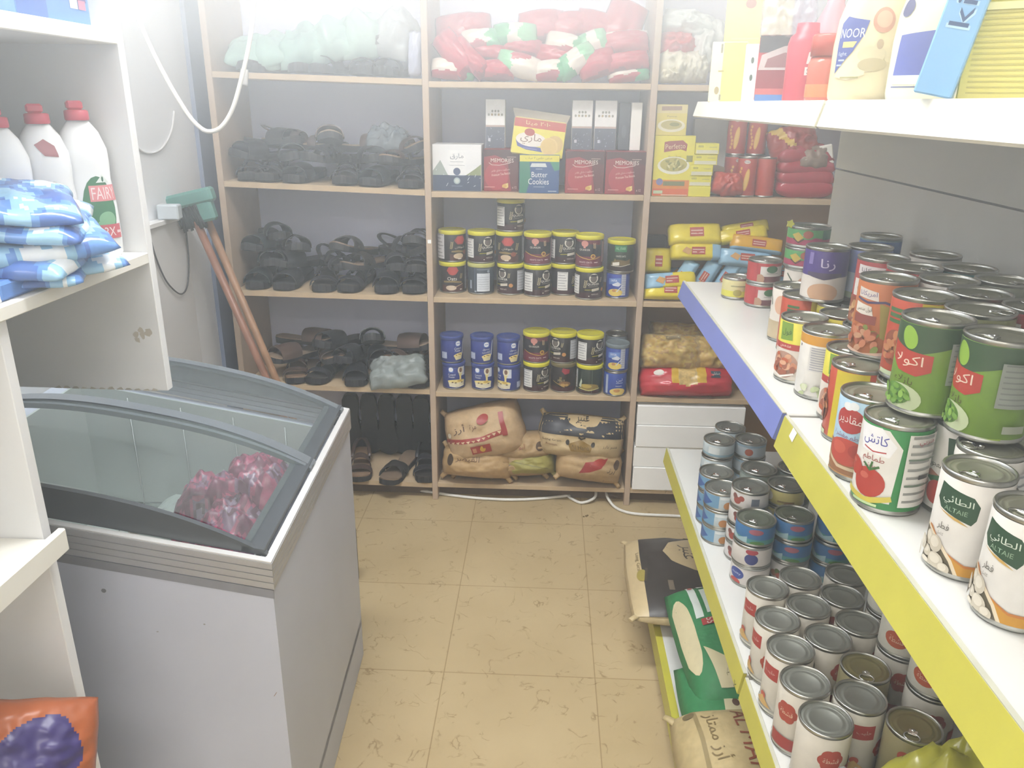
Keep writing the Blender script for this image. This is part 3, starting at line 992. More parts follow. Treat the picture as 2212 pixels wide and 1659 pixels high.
KIND = {}
def setup_tins():
    K = KIND
    K['ob'] = capped_tin('oat_tin', RO, HO, '262224', oat_black(.012))
    K['om'] = capped_tin('oat_tin', RO, HO, '28242c', oat_maroon())
    K['or'] = capped_tin('oat_tin', RO, HO, '241e1c', oat_red())
    K['oe'] = capped_tin('oat_tin', RO, HO, '2a2022', oat_eng())
    K['ok'] = capped_tin('oat_tin', RO, HO, '39434f', oat_back(), 'b9b86a')
    K['og'] = capped_tin('oat_tin', RO, HO, '20301f', oat_green())
    K['ogb'] = capped_tin('oat_tin', RO, HO, '1f2c20', oat_green_back())
    K['malt'] = capped_tin('malt_tin', RO * .97, HO, '211614', malt_tin(), '6f6440')
    K['ca'] = capped_tin('custard_tin', RC, HC, '2b3a86', custard_a(), '3a4a8e')
    K['car'] = capped_tin('custard_tin', RC, HC, '2b3a86', custard_ar(), '3a4a8e')
    K['cp'] = capped_tin('custard_tin', RC, HC, '2c3a80', custard_pour(), '35458a')
    K['bm'] = capped_tin('milk_powder_tin', .041, .100, '2f4a9c', blue_milk(), '6f7a80')
    K['bmb'] = tin('milk_powder_tin', .041, .092, '2f4a9c', blue_milk_b())
    K['bm2'] = tin('milk_powder_tin', .041, .092, '2f46a0', blue_milk())

def middle_bay_tins():
    setup_tins()
    z = ZS_MID[2] + .0005
    look = {'ob': 'black oat tin with white oval emblem', 'om': 'black and maroon oat tin with gold swirl', 'or': 'dark oat tin with red medallion and Arabic word', 'oe': 'dark oat tin reading Oats under a red medallion',
            'ok': 'oat tin turned to its blue-grey back', 'og': 'dark green oat tin with yellow lid', 'ogb': 'green oat tin showing golden grain', 'malt': 'brown tin with red mark, no yellow lid',
            'ca': 'blue custard tin with a bowl, English lettering', 'car': 'blue custard tin with a bowl, Arabic lettering', 'cp': 'blue custard tin showing a pouring spoon', 'bm': 'blue milk tin with grey snap lid', 'bmb': 'blue tin with yellow dish', 'bm2': 'blue tin with a pale text strip'}
    order = ['first', 'second', 'third', 'fourth', 'fifth', 'sixth', 'seventh']
    # lower row on shelf, upper row stacked on it: same x, depth from the lower row
    low = [('oe', 975, 634, 0), ('ok', 1037, 637, 0), ('ob', 1101, 638, -55), ('ob', 1159.5, 642, 28), ('ob', 1218, 639, 62), ('ob', 1272, 648.5, 6), ('bm2', 1335, 646, 0)]
    up = [('or', 977, 0, 38), ('ob', 1040, 1, 14), ('or', 1100, 2, -6), ('om', 1161, 3, 0), ('ob', 1220, 4, 4), ('om', 1273, 5, -10), ('og', 1342, 6, 0)]
    pos = []
    for i, (k, px, py, turn) in enumerate(low):
        p = atz(px, py, z); r = RO if k[0] == 'o' else .041
        pos.append((p.x, p.y + r))
        KIND[k].place((p.x, p.y + r, z), face_eye(p.x, p.y, turn), f'{look[k]}, {order[i]} from left, lower oat row', 'tin', 'oat tins on the middle shelf')
    for i, (k, px, li, turn) in enumerate(up):
        x, y = pos[li]
        x = aty(px, 540, y).x
        zz = z + (HO if li < 6 else .092) + .0004
        KIND[k].place((x, y + .002, zz), face_eye(x, y, turn), f'{look[k]}, {order[i]} from left, upper oat row', 'tin', 'oat tins on the middle shelf')
    x, y = pos[2]
    KIND['ob'].place((aty(1103, 470, y).x, y + .003, z + 2 * HO + .0009), face_eye(x, y, 22), 'black oat tin alone on top of the upper row of oat tins', 'tin', 'oat tins on the middle shelf')
    # shelf below: custard, oats, milk
    z = ZS_MID[3] + .0005
    low = [('cp', 978, 842, 14), ('cp', 1041, 844, 0), ('cp', 1098, 846.5, -38), ('ob', 1157, 848, 30), ('malt', 1216, 849, 0), ('ogb', 1273, 853.5, 0), ('bmb', 1329, 857, 0)]
    up = [('ca', 976, 14), ('car', 1041, 4), ('car', 1098, 8), ('om', 1158, 0), ('ob', 1216, -52), ('ob', 1274, 34), ('bm', 1334, 0)]
    hh = [HC, HC, HC, HO, HO, HO, .092]
    pos = []
    for i, (k, px, py, turn) in enumerate(low):
        r = RO if k[0] == 'o' or k == 'malt' else .041
        p = atz(px, py, z)
        pos.append((p.x, p.y + r))
        KIND[k].place((p.x, p.y + r, z), face_eye(p.x, p.y, turn), f'{look[k]}, {order[i]} from left, custard shelf bottom row', 'tin', 'tins on the custard shelf')
    for i, (k, px, turn) in enumerate(up):
        x, y = pos[i]
        x = aty(px, 760, y).x
        KIND[k].place((x, y + .002, z + hh[i] + .0004), face_eye(x, y, turn), f'{look[k]}, {order[i]} from left, custard shelf top row', 'tin', 'tins on the custard shelf')
    x, y = pos[6]
    tin('plain_tin', .040, .098, '6d7680', []).place((x + .004, y + .088, z), 0, 'grey lidded tin standing behind the blue milk tins on the custard shelf', 'tin')
    tin('plain_tin', .040, .104, '6d7680', []).place((x + .004, y + .088, z + .0985), 0, 'dark grey tin stacked behind the blue milk tin with grey lid', 'tin')

# ================================================================== boxes on the middle bay
def carton(name, w, d, h, side, front, label, cat, loc, rz=0, group=None, rough=.4, extra=None, rot=None):
    t = thing(name, label, cat, loc, rot or (0, 0, rz), group)
    mb = MB().box(-w / 2, 0, 0, w / 2, d, h, mat(side, rough, 0, .04, 20), .0015)
    mb.art(plane_surf((0, 0, 0), (1, 0, 0), (0, 0, 1)), front, None, None, (-w / 2 + .001, .001, w / 2 - .001, h - .001))
    mb.build('carton', t)
    if extra: extra(t)
    return t

def middle_bay_boxes():
    z = ZS_MID[1] + .0005
    def xw(px0, px1, py, y):
        a, b = aty(px0, py, y), aty(px1, py, y)
        return (a.x + b.x) / 2, b.x - a.x
    # tea box at the left
    y = YF + .03
    x, w = xw(935, 1040, 410, y)
    fr = [('r', -.09, 0, .09, .052, '2f3d5c'), ('p', [(-.09, .052), (-.055, .10), (-.03, .052)], '9aa6a0'), ('p', [(.03, .052), (.06, .072), (.09, .095), (.09, .052)], '8a9468'), ('r', -.03, .06, .03, .132, 'e8e9ea'), ('t', 'مارق', 0, .112, .020, '7a7f8c', {'w': .044}), ('r', -.022, .094, .022, .0955, 'a3a7b0'), ('r', -.026, .083, .026, .0845, 'b3b7be'),
          ('e', 0, .064, .012, .012, '4a5878'), ('e', 0, .034, .011, .011, '9fb0b4'), ('e', 0, .034, .007, .007, 'c3ccc8'), ('r', -.025, .05, .025, .0515, '8f9ab4'), ('r', -.018, .016, .018, .0175, '7c89a8')]
    R3 = random.Random(3)
    for k in range(26):
        u, v = R3.uniform(-.082, .082), R3.uniform(.012, .085)
        if abs(u) > .032: fr.append(('l', [(u, v), (u + R3.uniform(-.008, .008), v + R3.uniform(-.006, .01))], .0012, 'd5dde6'))
    carton('tea_box', w, .12, .150, 'e3e4e6', fr, 'white and navy tea box shrink-wrapped in clear film at the left of the box shelf', 'box', (x, y, z))
    # three red biscuit cartons
    def memories(px0, px1, yy, lab, h=.136):
        x, w = xw(px0, px1, 410, yy)
        s = w / .125
        fr = [('p', [(-.07, h), (.07, h), (.07, h * .62), (-.02, h * .86), (-.07, h * .80)], '4a2228'), ('p', [(.02, h * .84), (.07, h * .64), (.07, .0), (.035, .0)], '5c2028'), ('e', -.015, .05, .04, .045, 'a52c3a'),
              ('t', 'MEMORIES', .004, h * .74, .0125, 'dcd2cc', {'w': .076}), ('r', .02, h * .815, .05, h * .825, 'c9b4ac'), ('l', [(-.040, h * .68), (-.03, h * .63), (-.005, h * .625), (.03, h * .68)], .0022, 'cdb4b0'),
              ('t', 'بسكويت شاي فاخر', -.002, h * .50, .010, 'd9b8b8', {'w': .062, 'rot': .12}), ('t', 'Premium Tea Biscuit', .0, h * .415, .0075, 'e2c6c4', {'w': .062, 'rot': .14}), ('p', [(.004, .014), (.010, .024), (.024, .028), (.025, .014), (.018, .010)], 'd9c070'), ('e', .012, .018, .008, .006, 'c9a04a'),
              ('r', -.055, .013, -.02, .0155, 'c98a8a'), ('t', 'x 12', .045, .014, .008, 'd5b4b0', {'w': .015})]
        carton('biscuit_carton', w, .12, h, '8e2430', fr, lab, 'box', (x, yy, z), 0, 'red biscuit cartons on the box shelf')
        return x
    xa = memories(1045, 1119, YF + .045, 'red biscuit carton between the tea box and the blue-green cookie box')
    xb = memories(1220, 1303, YF + .018, 'red biscuit carton with white sticker, just right of the cookie box')
    memories(1306, 1392, YF + .012, 'red biscuit carton at the right end of the box shelf')
    p = aty(1262, 341, YF + .018)
    # butter cookies
    y = YF + .005
    x, w = xw(1121, 1207, 415, y)
    h = .122
    fr = [('p', [(-.07, h), (-.07, 0), (-.042, 0), (-.028, .05), (-.034, h)], '2c7a62'), ('p', [(.034, h - .02), (.07, h - .02), (.07, h - .045), (.05, h - .05)], '3c8a70'), ('r', -.07, h - .021, .07, h, 'd9cf4a'), ('t', 'عرض خاص ٢ حبات', -.002, h - .0105, .009, '7d7434', {'w': .088}),
          ('p', [(-.025, h - .026), (.02, h - .026), (.025, h - .038), (-.030, h - .038)], 'cfd4d6'), ('r', -.012, .077, .010, .0785, 'c3cbd4'), ('t', 'Butter', .001, .060, .017, 'e3e5e6', {'w': .052}), ('t', 'Cookies', -.002, .038, .019, 'e3e5e6', {'w': .068}), ('r', -.018, .020, .018, .0215, 'b3bfcc'), ('r', .03, .006, .058, .0085, 'b3bfcc')]
    carton('cookie_box', w, .13, h, '2a4f86', fr, 'blue and green butter cookie box with yellow band, front of the box shelf', 'box', (x, y, z))
    # tall white boxes standing on the red cartons
    def tall(px0, px1, yy, zb, lab):
        x, w = xw(px0, px1, 280, yy)
        H = .155
        fr = [('r', -.05, 0, .05, .068, '555a6c'), ('r', -.05, .068, .05, .074, 'b9a29a'), ('r', -.05, .074, .05, H, 'e9e9ea')]
        for k in range(3): fr.append(('e', -.010 + .010 * k, .118, .0035, .004, '8a8a84'))
        for k in range(5): fr.append(('e', -.022 + .011 * k, .107, .0035, .004, 'a8946c' if k % 2 else '8a8a84'))
        fr.append(('r', -.024, .022, -.016, .032, 'c3c6ce'))
        R4 = random.Random(px0)
        for k in range(14):
            u, v = R4.uniform(-.028, .028), R4.uniform(.008, .064)
            fr.append(('l', [(u, v), (u + R4.uniform(-.004, .004), v + R4.uniform(-.004, .006))], .0011, 'b9bfd0'))
        carton('tall_box', w, .05, H, 'e0e0e2', fr, lab, 'box', (x, yy, zb), 0, 'tall white and slate boxes on the box shelf')
    tall(1049, 1091, YF + .10, z + .1365, 'tall white and slate box standing on the left red biscuit carton')
    tall(1235, 1279, YF + .075, z + .1365, 'tall white and slate box on the right, nearer the yellow biscuit pack')
    tall(1284, 1331, YF + .075, z + .1365, 'tall white and slate box standing next to the white slab')
    x, w = xw(1336, 1360, 280, YF + .08)
    carton('dark_box', w, .05, .150, '4a4e58', [('e', 0, .06, .008, .02, '5b5f6a')], 'dark narrow box between the tall white box and the white slab', 'box', (x, YF + .08, z + .1365))
    x, w = xw(1362, 1385, 280, YF + .07)
    carton('white_slab', w, .06, .150, 'ebebe8', [], 'plain white slab-shaped box at the right end, on the red carton', 'box', (x, YF + .07, z + .1365))
    # yellow biscuit family pack, leaning on top
    c0, c1, c2, c3 = aty(1102, 332, YF + .03), aty(1214, 347, YF + .03), aty(1224, 264, YF + .05), aty(1114, 252, YF + .05)
    w = (c1 - c0).length; h = (c3 - c0).length
    tilt = math.atan2(c1.z - c0.z, c1.x - c0.x)
    t = thing('biscuit_pack', 'yellow and red biscuit family pack with Arabic lettering, tilted on top of the cookie box', 'biscuits', c0 + Vector((0, 0, .002)), (-.12, -tilt * 1.0, 0))
    mb = MB().box(0, 0, 0, w, .075, h, mat('cfc27a', .3, 0, .06, 20), .006)
    S = plane_surf((0, 0, 0), (1, 0, 0), (0, 0, 1))
    mb.art(S, [('r', .002, .004, w - .002, h - .004, 'dcd04a'), ('r', .002, h * .74, w - .002, h - .004, 'b9442f'), ('t', '٢٠١٠ ميتا', w * .46, h * .86, .016, 'd9cf9a', {'w': w * .46}),
               ('p', [(.012, h * .40), (.02, h * .22), (.05, h * .15), (w * .62, h * .13), (w * .62, h * .24), (.05, h * .26), (.02, h * .34)], '54589a'), ('e', w * .36, h * .43, w * .29, h * .19, 'e0d8d0'), ('e', w * .32, h * .62, .017, .012, 'a8392f'), ('t', 'ماري', w * .36, h * .44, .034, '7d5a48', {'w': w * .40}),
               ('e', w * .82, h * .38, w * .16, w * .16, 'cdb06a'), ('e', w * .72, h * .30, w * .165, w * .165, 'd9bd78'), ('e', w * .72, h * .30, w * .14, w * .14, 'd4b66c'), ('l', [(.04, h * .19), (w * .5, h * .18)], .002, '8d8fc0')], None, None, None)
    mb.build('packet', t)
    mb = MB().prism([(.0, h), (w, h), (w + .01, h + .028), (-.012, h + .030)], 'y', .05, .074, mat('c9bfae', .3, 0, .06, 12, .2, .75))
    mb.build('wrapper_fold', t)
# ================================================================== shoes on the left bay
ORD = ['first', 'second', 'third', 'fourth', 'fifth', 'sixth', 'seventh', 'eighth', 'ninth', 'tenth', 'eleventh', 'twelfth']
def shoe(style, leather, bed, sole='26262a'):
    """one sandal or slipper, toe towards -y"""
    def make():
        t = thing('sandal' if style != 'slipper' else 'slipper', '', '')
        Ln = .262
        prof = [(0, .012), (.02, .024), (.08, .031), (.2, .033), (.35, .030), (.5, .033), (.65, .041), (.78, .045), (.88, .042), (.95, .031), (.99, .014), (1, .004)]
        def outline(s, dz=0):
            pts = [(w * s, (.5 - f) * Ln * (1 - (1 - s) * .15)) for f, w in prof]
            return pts + [(-w * s * (.92 if 3 < i < 9 else 1), (.5 - f) * Ln * (1 - (1 - s) * .15)) for i, (f, w) in reversed(list(enumerate(prof)))]
        def top(y):
            f = .5 - y / Ln
            return .020 + .014 * max(0, 1 - f / .45) ** 1.2 + .010 * max(0, (f - .82) / .18) ** 2
        def slab(mb, o, z0f, z1f, m):
            mi = mb.mi(m); b = len(mb.v); n = len(o)
            for x, y in o: mb.v.append((x, y, z0f(y)))
            for x, y in o: mb.v.append((x, y, z1f(y)))
            h = n // 2
            for i in range(h - 1):
                j = n - 1 - i
                mb.face((b + i, b + j, b + j - 1, b + i + 1), mi)
                mb.face((b + n + i, b + n + i + 1, b + n + j - 1, b + n + j), mi)
            for i in range(n):
                k = (i + 1) % n
                mb.face((b + i, b + n + i, b + n + k, b + k), mi)
        mb = MB(); slab(mb, outline(1.0), lambda y: max(0, top(y) - .024) * .6, lambda y: top(y) - .004, mat(sole, .6, 0, .1, 30, .1)); mb.build('outsole', t)
        mb = MB(); slab(mb, outline(.95), lambda y: top(y) - .0042, lambda y: top(y) + .001, mat(bed, .6, 0, .12, 25, .1)); mb.build('footbed', t)
        lm = mat(leather, .42, 0, .12, 22, .15)
        def wof(f):
            for (a, wa), (b2, wb) in zip(prof, prof[1:]):
                if a <= f <= b2: return wa + (wb - wa) * (f - a) / (b2 - a)
            return .03
        def band(f0, f1, hgt, skew=0):
            mb = MB()
            def fn(u, v, o=0):
                f = f0 + (f1 - f0) * v
                w = wof(f) + .001 + o
                a = PI * u
                y = (.5 - f - skew * (u - .5)) * Ln
                zz = top(y) - .006 + (hgt * (1 - .25 * abs(v - .3)) + o) * math.sin(a) ** .8
                return (w * math.cos(a) * -1, y, zz)
            mb.grid(lambda u, v: fn(u, v, .003), 14, 5, lm)
            mb.grid(lambda u, v: fn(1 - u, v, 0), 14, 5, lm)
            for vv in (0, 1):
                mb.grid(lambda u, v: fn(u, vv, .003 * v), 14, 1, lm)
            return mb
        if style == 'slipper':
            band(.50, .86, .045).build('vamp', t)
        elif style == 'cross':
            band(.56, .70, .042, .18).build('strap', t); band(.60, .74, .044, -.18).build('strap', t)
        else:
            band(.72, .84, .032).build('strap', t); band(.46, .58, .050, .03).build('strap', t)
            mb = MB()
            pts = []
            for i in range(15):
                a = PI * i / 14
                pts.append((-.034 * math.cos(a), .5 * Ln - .10 + .095 * math.sin(a), .035 + .040 * math.sin(a)))
            mb.tube(pts, .008, lm, 6, .3)
            mb.build('heel_strap', t)
        return t
    return Proto(make)

def shoes():
    S = {'a': shoe('sandal', '2b2a30', '3a3636'), 'b': shoe('sandal', '4a3a34', '8a705a'), 'c': shoe('slipper', '26272d', '34343a'), 'd': shoe('cross', '33302f', '7d6a58'), 'e': shoe('slipper', '202c30', '2b3236'), 'f': shoe('slipper', '5d4a42', '9a8672')}
    nm = {'a': 'black strappy sandal', 'b': 'brown sandal with tan footbed', 'c': 'black slipper', 'd': 'dark cross-strap slipper, brown footbed', 'e': 'dark green-black slipper', 'f': 'brown slipper'}
    rnd = random.Random(21)
    def lay(k, where, layer, lst, dz, yoff):
        lst = sorted(lst, key=lambda q: q[1])
        for i, (s, px, yaw, pit, rol, ex) in enumerate(lst):
            x = aty(px, 500, YF + .15).x
            z = zl(k, x) + dz + ex + rnd.uniform(0, .004)
            o = S[s].place((x, YF + yoff + rnd.uniform(-.006, .01), z), (math.radians(pit), math.radians(rol), math.radians(yaw)), f'{nm[s]}, {ORD[i]} from left, {layer}, {where}', 'shoe', 'shoes on ' + where)
            settle(o, None, BAY[0], (YF - .03, YB - .002))
    W2, W3, W4 = 'the upper shoe shelf', 'the middle shoe shelf', 'the lower shoe shelf'
    lay(1, W2, 'bottom layer', [('a', 535, 12, 0, 0, 0), ('a', 606, 4, 0, 0, 0), ('c', 672, -8, 0, 0, 0), ('a', 760, 6, 0, 0, 0), ('e', 830, -10, 0, 0, 0), ('a', 896, 4, 0, 0, 0)], .002, .13)
    lay(1, W2, 'second layer', [('c', 560, -30, -6, 5, 0), ('e', 640, 25, -4, -6, 0), ('a', 715, -14, -6, 4, 0), ('c', 800, 30, -5, 0, 0), ('b', 875, -20, -6, -6, 0)], .062, .150)
    lay(1, W2, 'top layer', [('c', 583, 60, -4, 8, 0), ('b', 655, 80, 0, 0, -.006), ('f', 722, 15, -14, 0, .004), ('f', 795, 70, -4, 5, -.004), ('b', 885, 40, -6, -14, 0)], .108, .170)
    lay(2, W3, 'bottom layer', [('e', 562, 6, 0, 0, 0), ('c', 632, -6, 0, 0, 0), ('a', 702, 8, 0, 0, 0), ('a', 770, -8, 0, 0, 0), ('c', 838, 4, 0, 0, 0), ('a', 902, -3, 0, 0, 0)], .002, .13)
    lay(2, W3, 'second layer', [('e', 565, 24, -6, 3, 0), ('c', 640, -32, -8, 4, 0), ('a', 720, 34, -5, -4, 0), ('d', 790, -26, -6, 0, 0), ('c', 850, 16, -5, 6, 0), ('a', 905, 8, -6, 0, 0)], .062, .150)
    lay(2, W3, 'third layer', [('e', 570, -14, -8, 0, 0), ('c', 625, 30, -10, 8, -.004), ('d', 762, -20, -14, 0, .002), ('a', 868, 45, -8, -8, 0)], .112, .165)
    lay(2, W3, 'top of the heap', [('e', 585, 32, -6, 0, .0), ('a', 900, 0, -14, 0, -.012)], .154, .175)
    lay(3, W4, 'bottom layer', [('b', 622, 14, 0, 0, 0), ('a', 690, -10, 0, 0, 0), ('c', 760, 8, 0, 0, 0), ('d', 830, -10, 0, 0, 0), ('a', 900, 4, 0, 0, 0)], .002, .12)
    lay(3, W4, 'second layer', [('f', 618, -36, -5, 4, 0), ('b', 690, 28, -6, -4, 0), ('c', 750, -14, -8, 0, 0), ('c', 800, 24, -6, 0, 0), ('b', 885, -34, -6, 6, 0)], .058, .150)
    lay(3, W4, 'top layer', [('f', 640, 72, -6, 4, 0), ('c', 715, -28, -10, 0, -.004), ('e', 790, 12, -22, 0, .004), ('f', 872, 76, -8, 0, -.006)], .104, .170)
    # bottom: soles standing upright against the back, two lying with toes out
    where = 'the bottom shoe shelf'
    lst = [('c', 762, 0), ('c', 800, 1), ('e', 838, -1), ('c', 876, 1), ('e', 912, 0)]
    for i, (s, px, yaw) in enumerate(lst):
        x = aty(px, 950, YF + .22).x
        o = S[s].place((x, YF + .215 + .004 * (i % 2), zl(4, x) + .131), (math.radians(84), 0, math.radians(180 + yaw * 4)), f'{nm[s]} standing upright, {ORD[i]} from left on {where}', 'shoe', 'shoes on ' + where)
        settle(o, zl(4, x) + .003, BAY[0], (YF, YB - .002))
    for i, (s, px, yaw, y) in enumerate((('b', 780, 10, .10), ('d', 865, -14, .085), ('a', 918, 8, .12))):
        x = aty(px, 1010, YF + .1).x
        S[s].place((x, YF + y, zl(4, x) + .002), (0, 0, math.radians(yaw)), f'{nm[s]} lying toe outwards, {ORD[i]} from left on {where}', 'shoe', 'shoes on ' + where)
    # clear bags among the shoes
    def bag(px, py, y, w, l, t, rot, col, al, lab, seed, lump=.5):
        p = aty(px, py, YF + y)
        o = Pillow(w, l, t, seed=seed, lump=lump, freq=3.4).mesh(MB(), film(col, al, .15), 24, 20).build('plastic_bag', None, p, [math.radians(a) for a in rot])
        tag(o, lab, 'bag')
        settle(o, zl(3 if py > 600 else 1, p.x) + .003, BAY[0], (YF - .05, YB - .002))
    bag(862, 822, .03, .21, .13, .05, (40, -8, 4), 'b9c2c0', .45, 'crumpled clear plastic bag at the right front of the lower shoe shelf', 3)
    bag(838, 318, .16, .15, .12, .05, (30, 0, 8), 'a9b6c0', .4, 'clear plastic bag on top of the shoes of the upper shoe shelf', 8)
    # top shelf: shoes wrapped in sea-green film
    lay(0, 'the top shelf inside green bags', 'row', [('a', 540, 20, 0, 0, 0), ('c', 610, -12, 0, 0, 0), ('c', 680, 10, 0, 0, 0), ('e', 745, -14, 0, 0, 0), ('c', 805, 8, 0, 0, 0), ('c', 862, -4, 0, 0, 0)], .004, .150)
    lay(0, 'the top shelf inside green bags', 'upper row', [('c', 700, 40, 0, 0, 0), ('a', 765, -30, 0, 0, 0), ('c', 830, 20, 0, 0, .03)], .064, .170)
    for i, (px, py, w, l, t, y, rx, ry, rz) in enumerate(((520, 140, .18, .17, .075, .07, 14, 6, 14), (592, 132, .19, .18, .075, .08, 16, -10, -8), (668, 122, .18, .19, .085, .09, 20, -18, 8), (738, 112, .18, .19, .095, .09, 24, -16, -6), (798, 102, .17, .20, .10, .10, 26, -12, 8), (852, 98, .15, .20, .10, .10, 30, 14, -4))):
        p = aty(px, py, YF + y + .06)
        col = ('bfe4da', 'c3e6dc', 'b7ddd4', 'c0e2d8', 'c8e6dc', 'd3dadd')[i]
        o = Pillow(w, l, t, seed=30 + i, lump=.34, freq=1.7, k=2.0).mesh(MB(), film(col, .55, .12), 30, 26).build('plastic_bag', None, p - Vector((0, 0, .02)), [math.radians(a) for a in (rx, ry, rz)])
        settle(o, zl(0, p.x) + .004, BAY[0], (YF - .05, YB - .002))
        tag(o, f'{"sea-green" if i < 5 else "greyish"} plastic bag of shoes, {ORD[i]} from the left on the top shelf', 'bag', 'plastic bags of shoes on the top shelf')
    p = aty(527, 158, YF - .004)
    o = Pillow(.028, .05, .008, seed=77, lump=.5).mesh(MB(), film('e4e2e0', .75, .2), 10, 12).build('hanging_scrap', None, (p.x, YF - .004, p.z - .012), (PI / 2, .15, 0)); tag(o, 'scrap of pale plastic dangling over the front edge of the top shelf, left end', 'scrap')
    p = aty(897, 164, YF + .03)
    o = Pillow(.045, .135, .03, seed=50, lump=.35).mesh(MB(), film('cdd2ea', .7, .12), 12, 20).build('plastic_roll', None, p + Vector((0, .02, .066)), (PI / 2, .05, 0))
    tag(o, 'rolled clear plastic bag standing at the right end of the top shelf, beside the post', 'bag')

# ================================================================== snack bags on the middle bay, top shelf
def snack_bags():
    red, red2, wht, grn, grn2 = shiny('b3263e', .25), shiny('8f2038', .25), shiny('ddd3c8', .25), shiny('4da870', .25), shiny('7cc08c', .25)
    def mf(kind, sd):
        def f(u, v):
            n = .25 * noise.noise(Vector((u * 2 + sd, v * 2, sd)))
            if kind == 'r': return red if v + n > -.8 else red2
            if kind == 'w':
                if u + n > .35: return grn
                if v + n < -.45: return red
                return wht
            if kind == 'g':
                if abs(u + n) < .3: return wht
                return grn2 if u > 0 else grn
            if kind == 'm':
                if u + n < -.4: return grn2
                if v - .6 * u + n > .2 and u < .5: return red
                return wht
            if kind == 'k':
                return wht if v + n > .72 else red
        return f
    rows = {'bottom': [], 'middle': [], 'top': []}
    L = [('w', 978, 158, 80, 34, -4, 'bottom'), ('r', 968, 122, 46, 90, 42, 'bottom'), ('r', 1022, 140, 34, 84, 46, 'bottom'), ('r', 1075, 160, 62, 34, 0, 'bottom'), ('m', 1120, 153, 82, 40, -14, 'bottom'), ('w', 1193, 161, 70, 34, 2, 'bottom'), ('g', 1247, 150, 76, 40, 32, 'bottom'),
         ('r', 1290, 157, 70, 46, 18, 'bottom'), ('w', 1367, 168, 74, 28, 6, 'bottom'), ('r', 1350, 144, 86, 34, 8, 'bottom'),
         ('r', 1065, 124, 92, 34, -8, 'middle'), ('w', 1042, 97, 80, 40, 4, 'middle'), ('g', 1112, 86, 82, 42, 0, 'middle'), ('r', 1128, 112, 74, 34, -6, 'middle'), ('r', 1205, 132, 88, 40, -6, 'middle'), ('w', 1222, 108, 78, 40, -14, 'middle'), ('g', 1282, 104, 60, 44, 20, 'middle'), ('k', 1367, 103, 92, 42, 4, 'middle'), ('r', 1350, 126, 84, 30, 2, 'middle'),
         ('r', 972, 74, 82, 58, 8, 'top'), ('r', 1022, 66, 70, 44, 4, 'top'), ('r', 1170, 66, 86, 56, 4, 'top'), ('r', 1232, 66, 86, 50, 6, 'top'), ('r', 1292, 68, 92, 52, -14, 'top'), ('r', 1368, 62, 74, 86, -20, 'top')]
    desc = {'r': 'glossy red snack bag', 'w': 'white, green and red snack bag', 'g': 'green and white snack bag', 'm': 'white snack bag with green and red patches', 'k': 'red snack bag with pale crimped top'}
    for q in L: rows[q[6]].append(q)
    for rn, lst in rows.items():
        lst.sort(key=lambda q: q[1])
        y = {'bottom': YF + .06, 'middle': YF + .12, 'top': YF + .17}[rn]
        for i, (k, px, py, w, h, rz, _) in enumerate(lst):
            p = aty(px, py, y)
            s = 2.85 / F_PX
            pl = Pillow(w * s * 1.08, h * s * 1.12, .045 if h > 30 else .035, seed=i * 1.7 + len(rn), lump=.16, freq=1.9, flat=.7, k=2.6)
            o = pl.mesh(MB(), mf(k, i * 1.3 + len(rn)), 26, 18).build('snack_bag', None, p + Vector((0, .018, 0)), (math.radians(72), math.radians(-rz), 0))
            settle(o, ZS_MID[0] + .001, BAY[1], (YF - .02, YB - .002))
            tag(o, f'{desc[k]}, {ORD[i]} from left, {rn} layer, top shelf', 'snack bag', 'snack bags on the top shelf')

# ================================================================== rice sacks at the bottom of the middle bay
def sack(px, py, y, w, l, t, rot, base, items, lab, seed, name='rice_sack', cat='sack', group='rice sacks on the bottom shelf', ears=True, p=None, lump=.12, bump=.35, fit=None):
    if p is None and fit is None: fit = (ZS_MID[4] + .001, BAY[1], (YF - .06, YB - .002), ZS_MID[3] - .022)
    p = p or aty(px, py, YF + y)
    t_ = thing(name, lab, cat, p, [math.radians(a) for a in rot], group)
    pl = Pillow(w, l, t, seed=seed, lump=lump, freq=2.2, k=3.0, flat=.6)
    m = mat(base, .6, 0, .08, 60, bump) if isinstance(base, str) else base
    pl.mesh(MB(), m, 30, 24).build('sack_body', t_)
    if items:
        MB().art(pl.surf, items, .012, .012, (-w * .485, -l * .485, w * .485, l * .485), d=.0003, base=.0012).build('printing', t_)
    if ears:
        mm = mat(base if isinstance(base, str) else 'b9a380', .6, 0, .1, 60, .3)
        for sx in (-1, 1):
            for sy in (-1, 1):
                c = Vector(pl.co(sx * .97, sy * .97, 1))
                MB().tube([c - Vector((sx * .02, sy * .02, 0)), c + Vector((sx * .003, sy * .005, 0)), c + Vector((sx * .010, sy * .013, -.002))], [.014, .009, .009], mm, 6, .45).build('sack_corner', t_)
    if fit: settle(t_, *fit)
    return t_

def shift(it, dv):
    out = []
    for q in it:
        q = list(q)
        if q[0] in 'pl': q[1] = [(u, v + dv) for u, v in q[1]]
        elif q[0] == 'r': q[2] += dv; q[4] += dv
        elif q[0] == 'e': q[2] += dv
        elif q[0] == 't': q[3] += dv
        out.append(tuple(q))
    return out

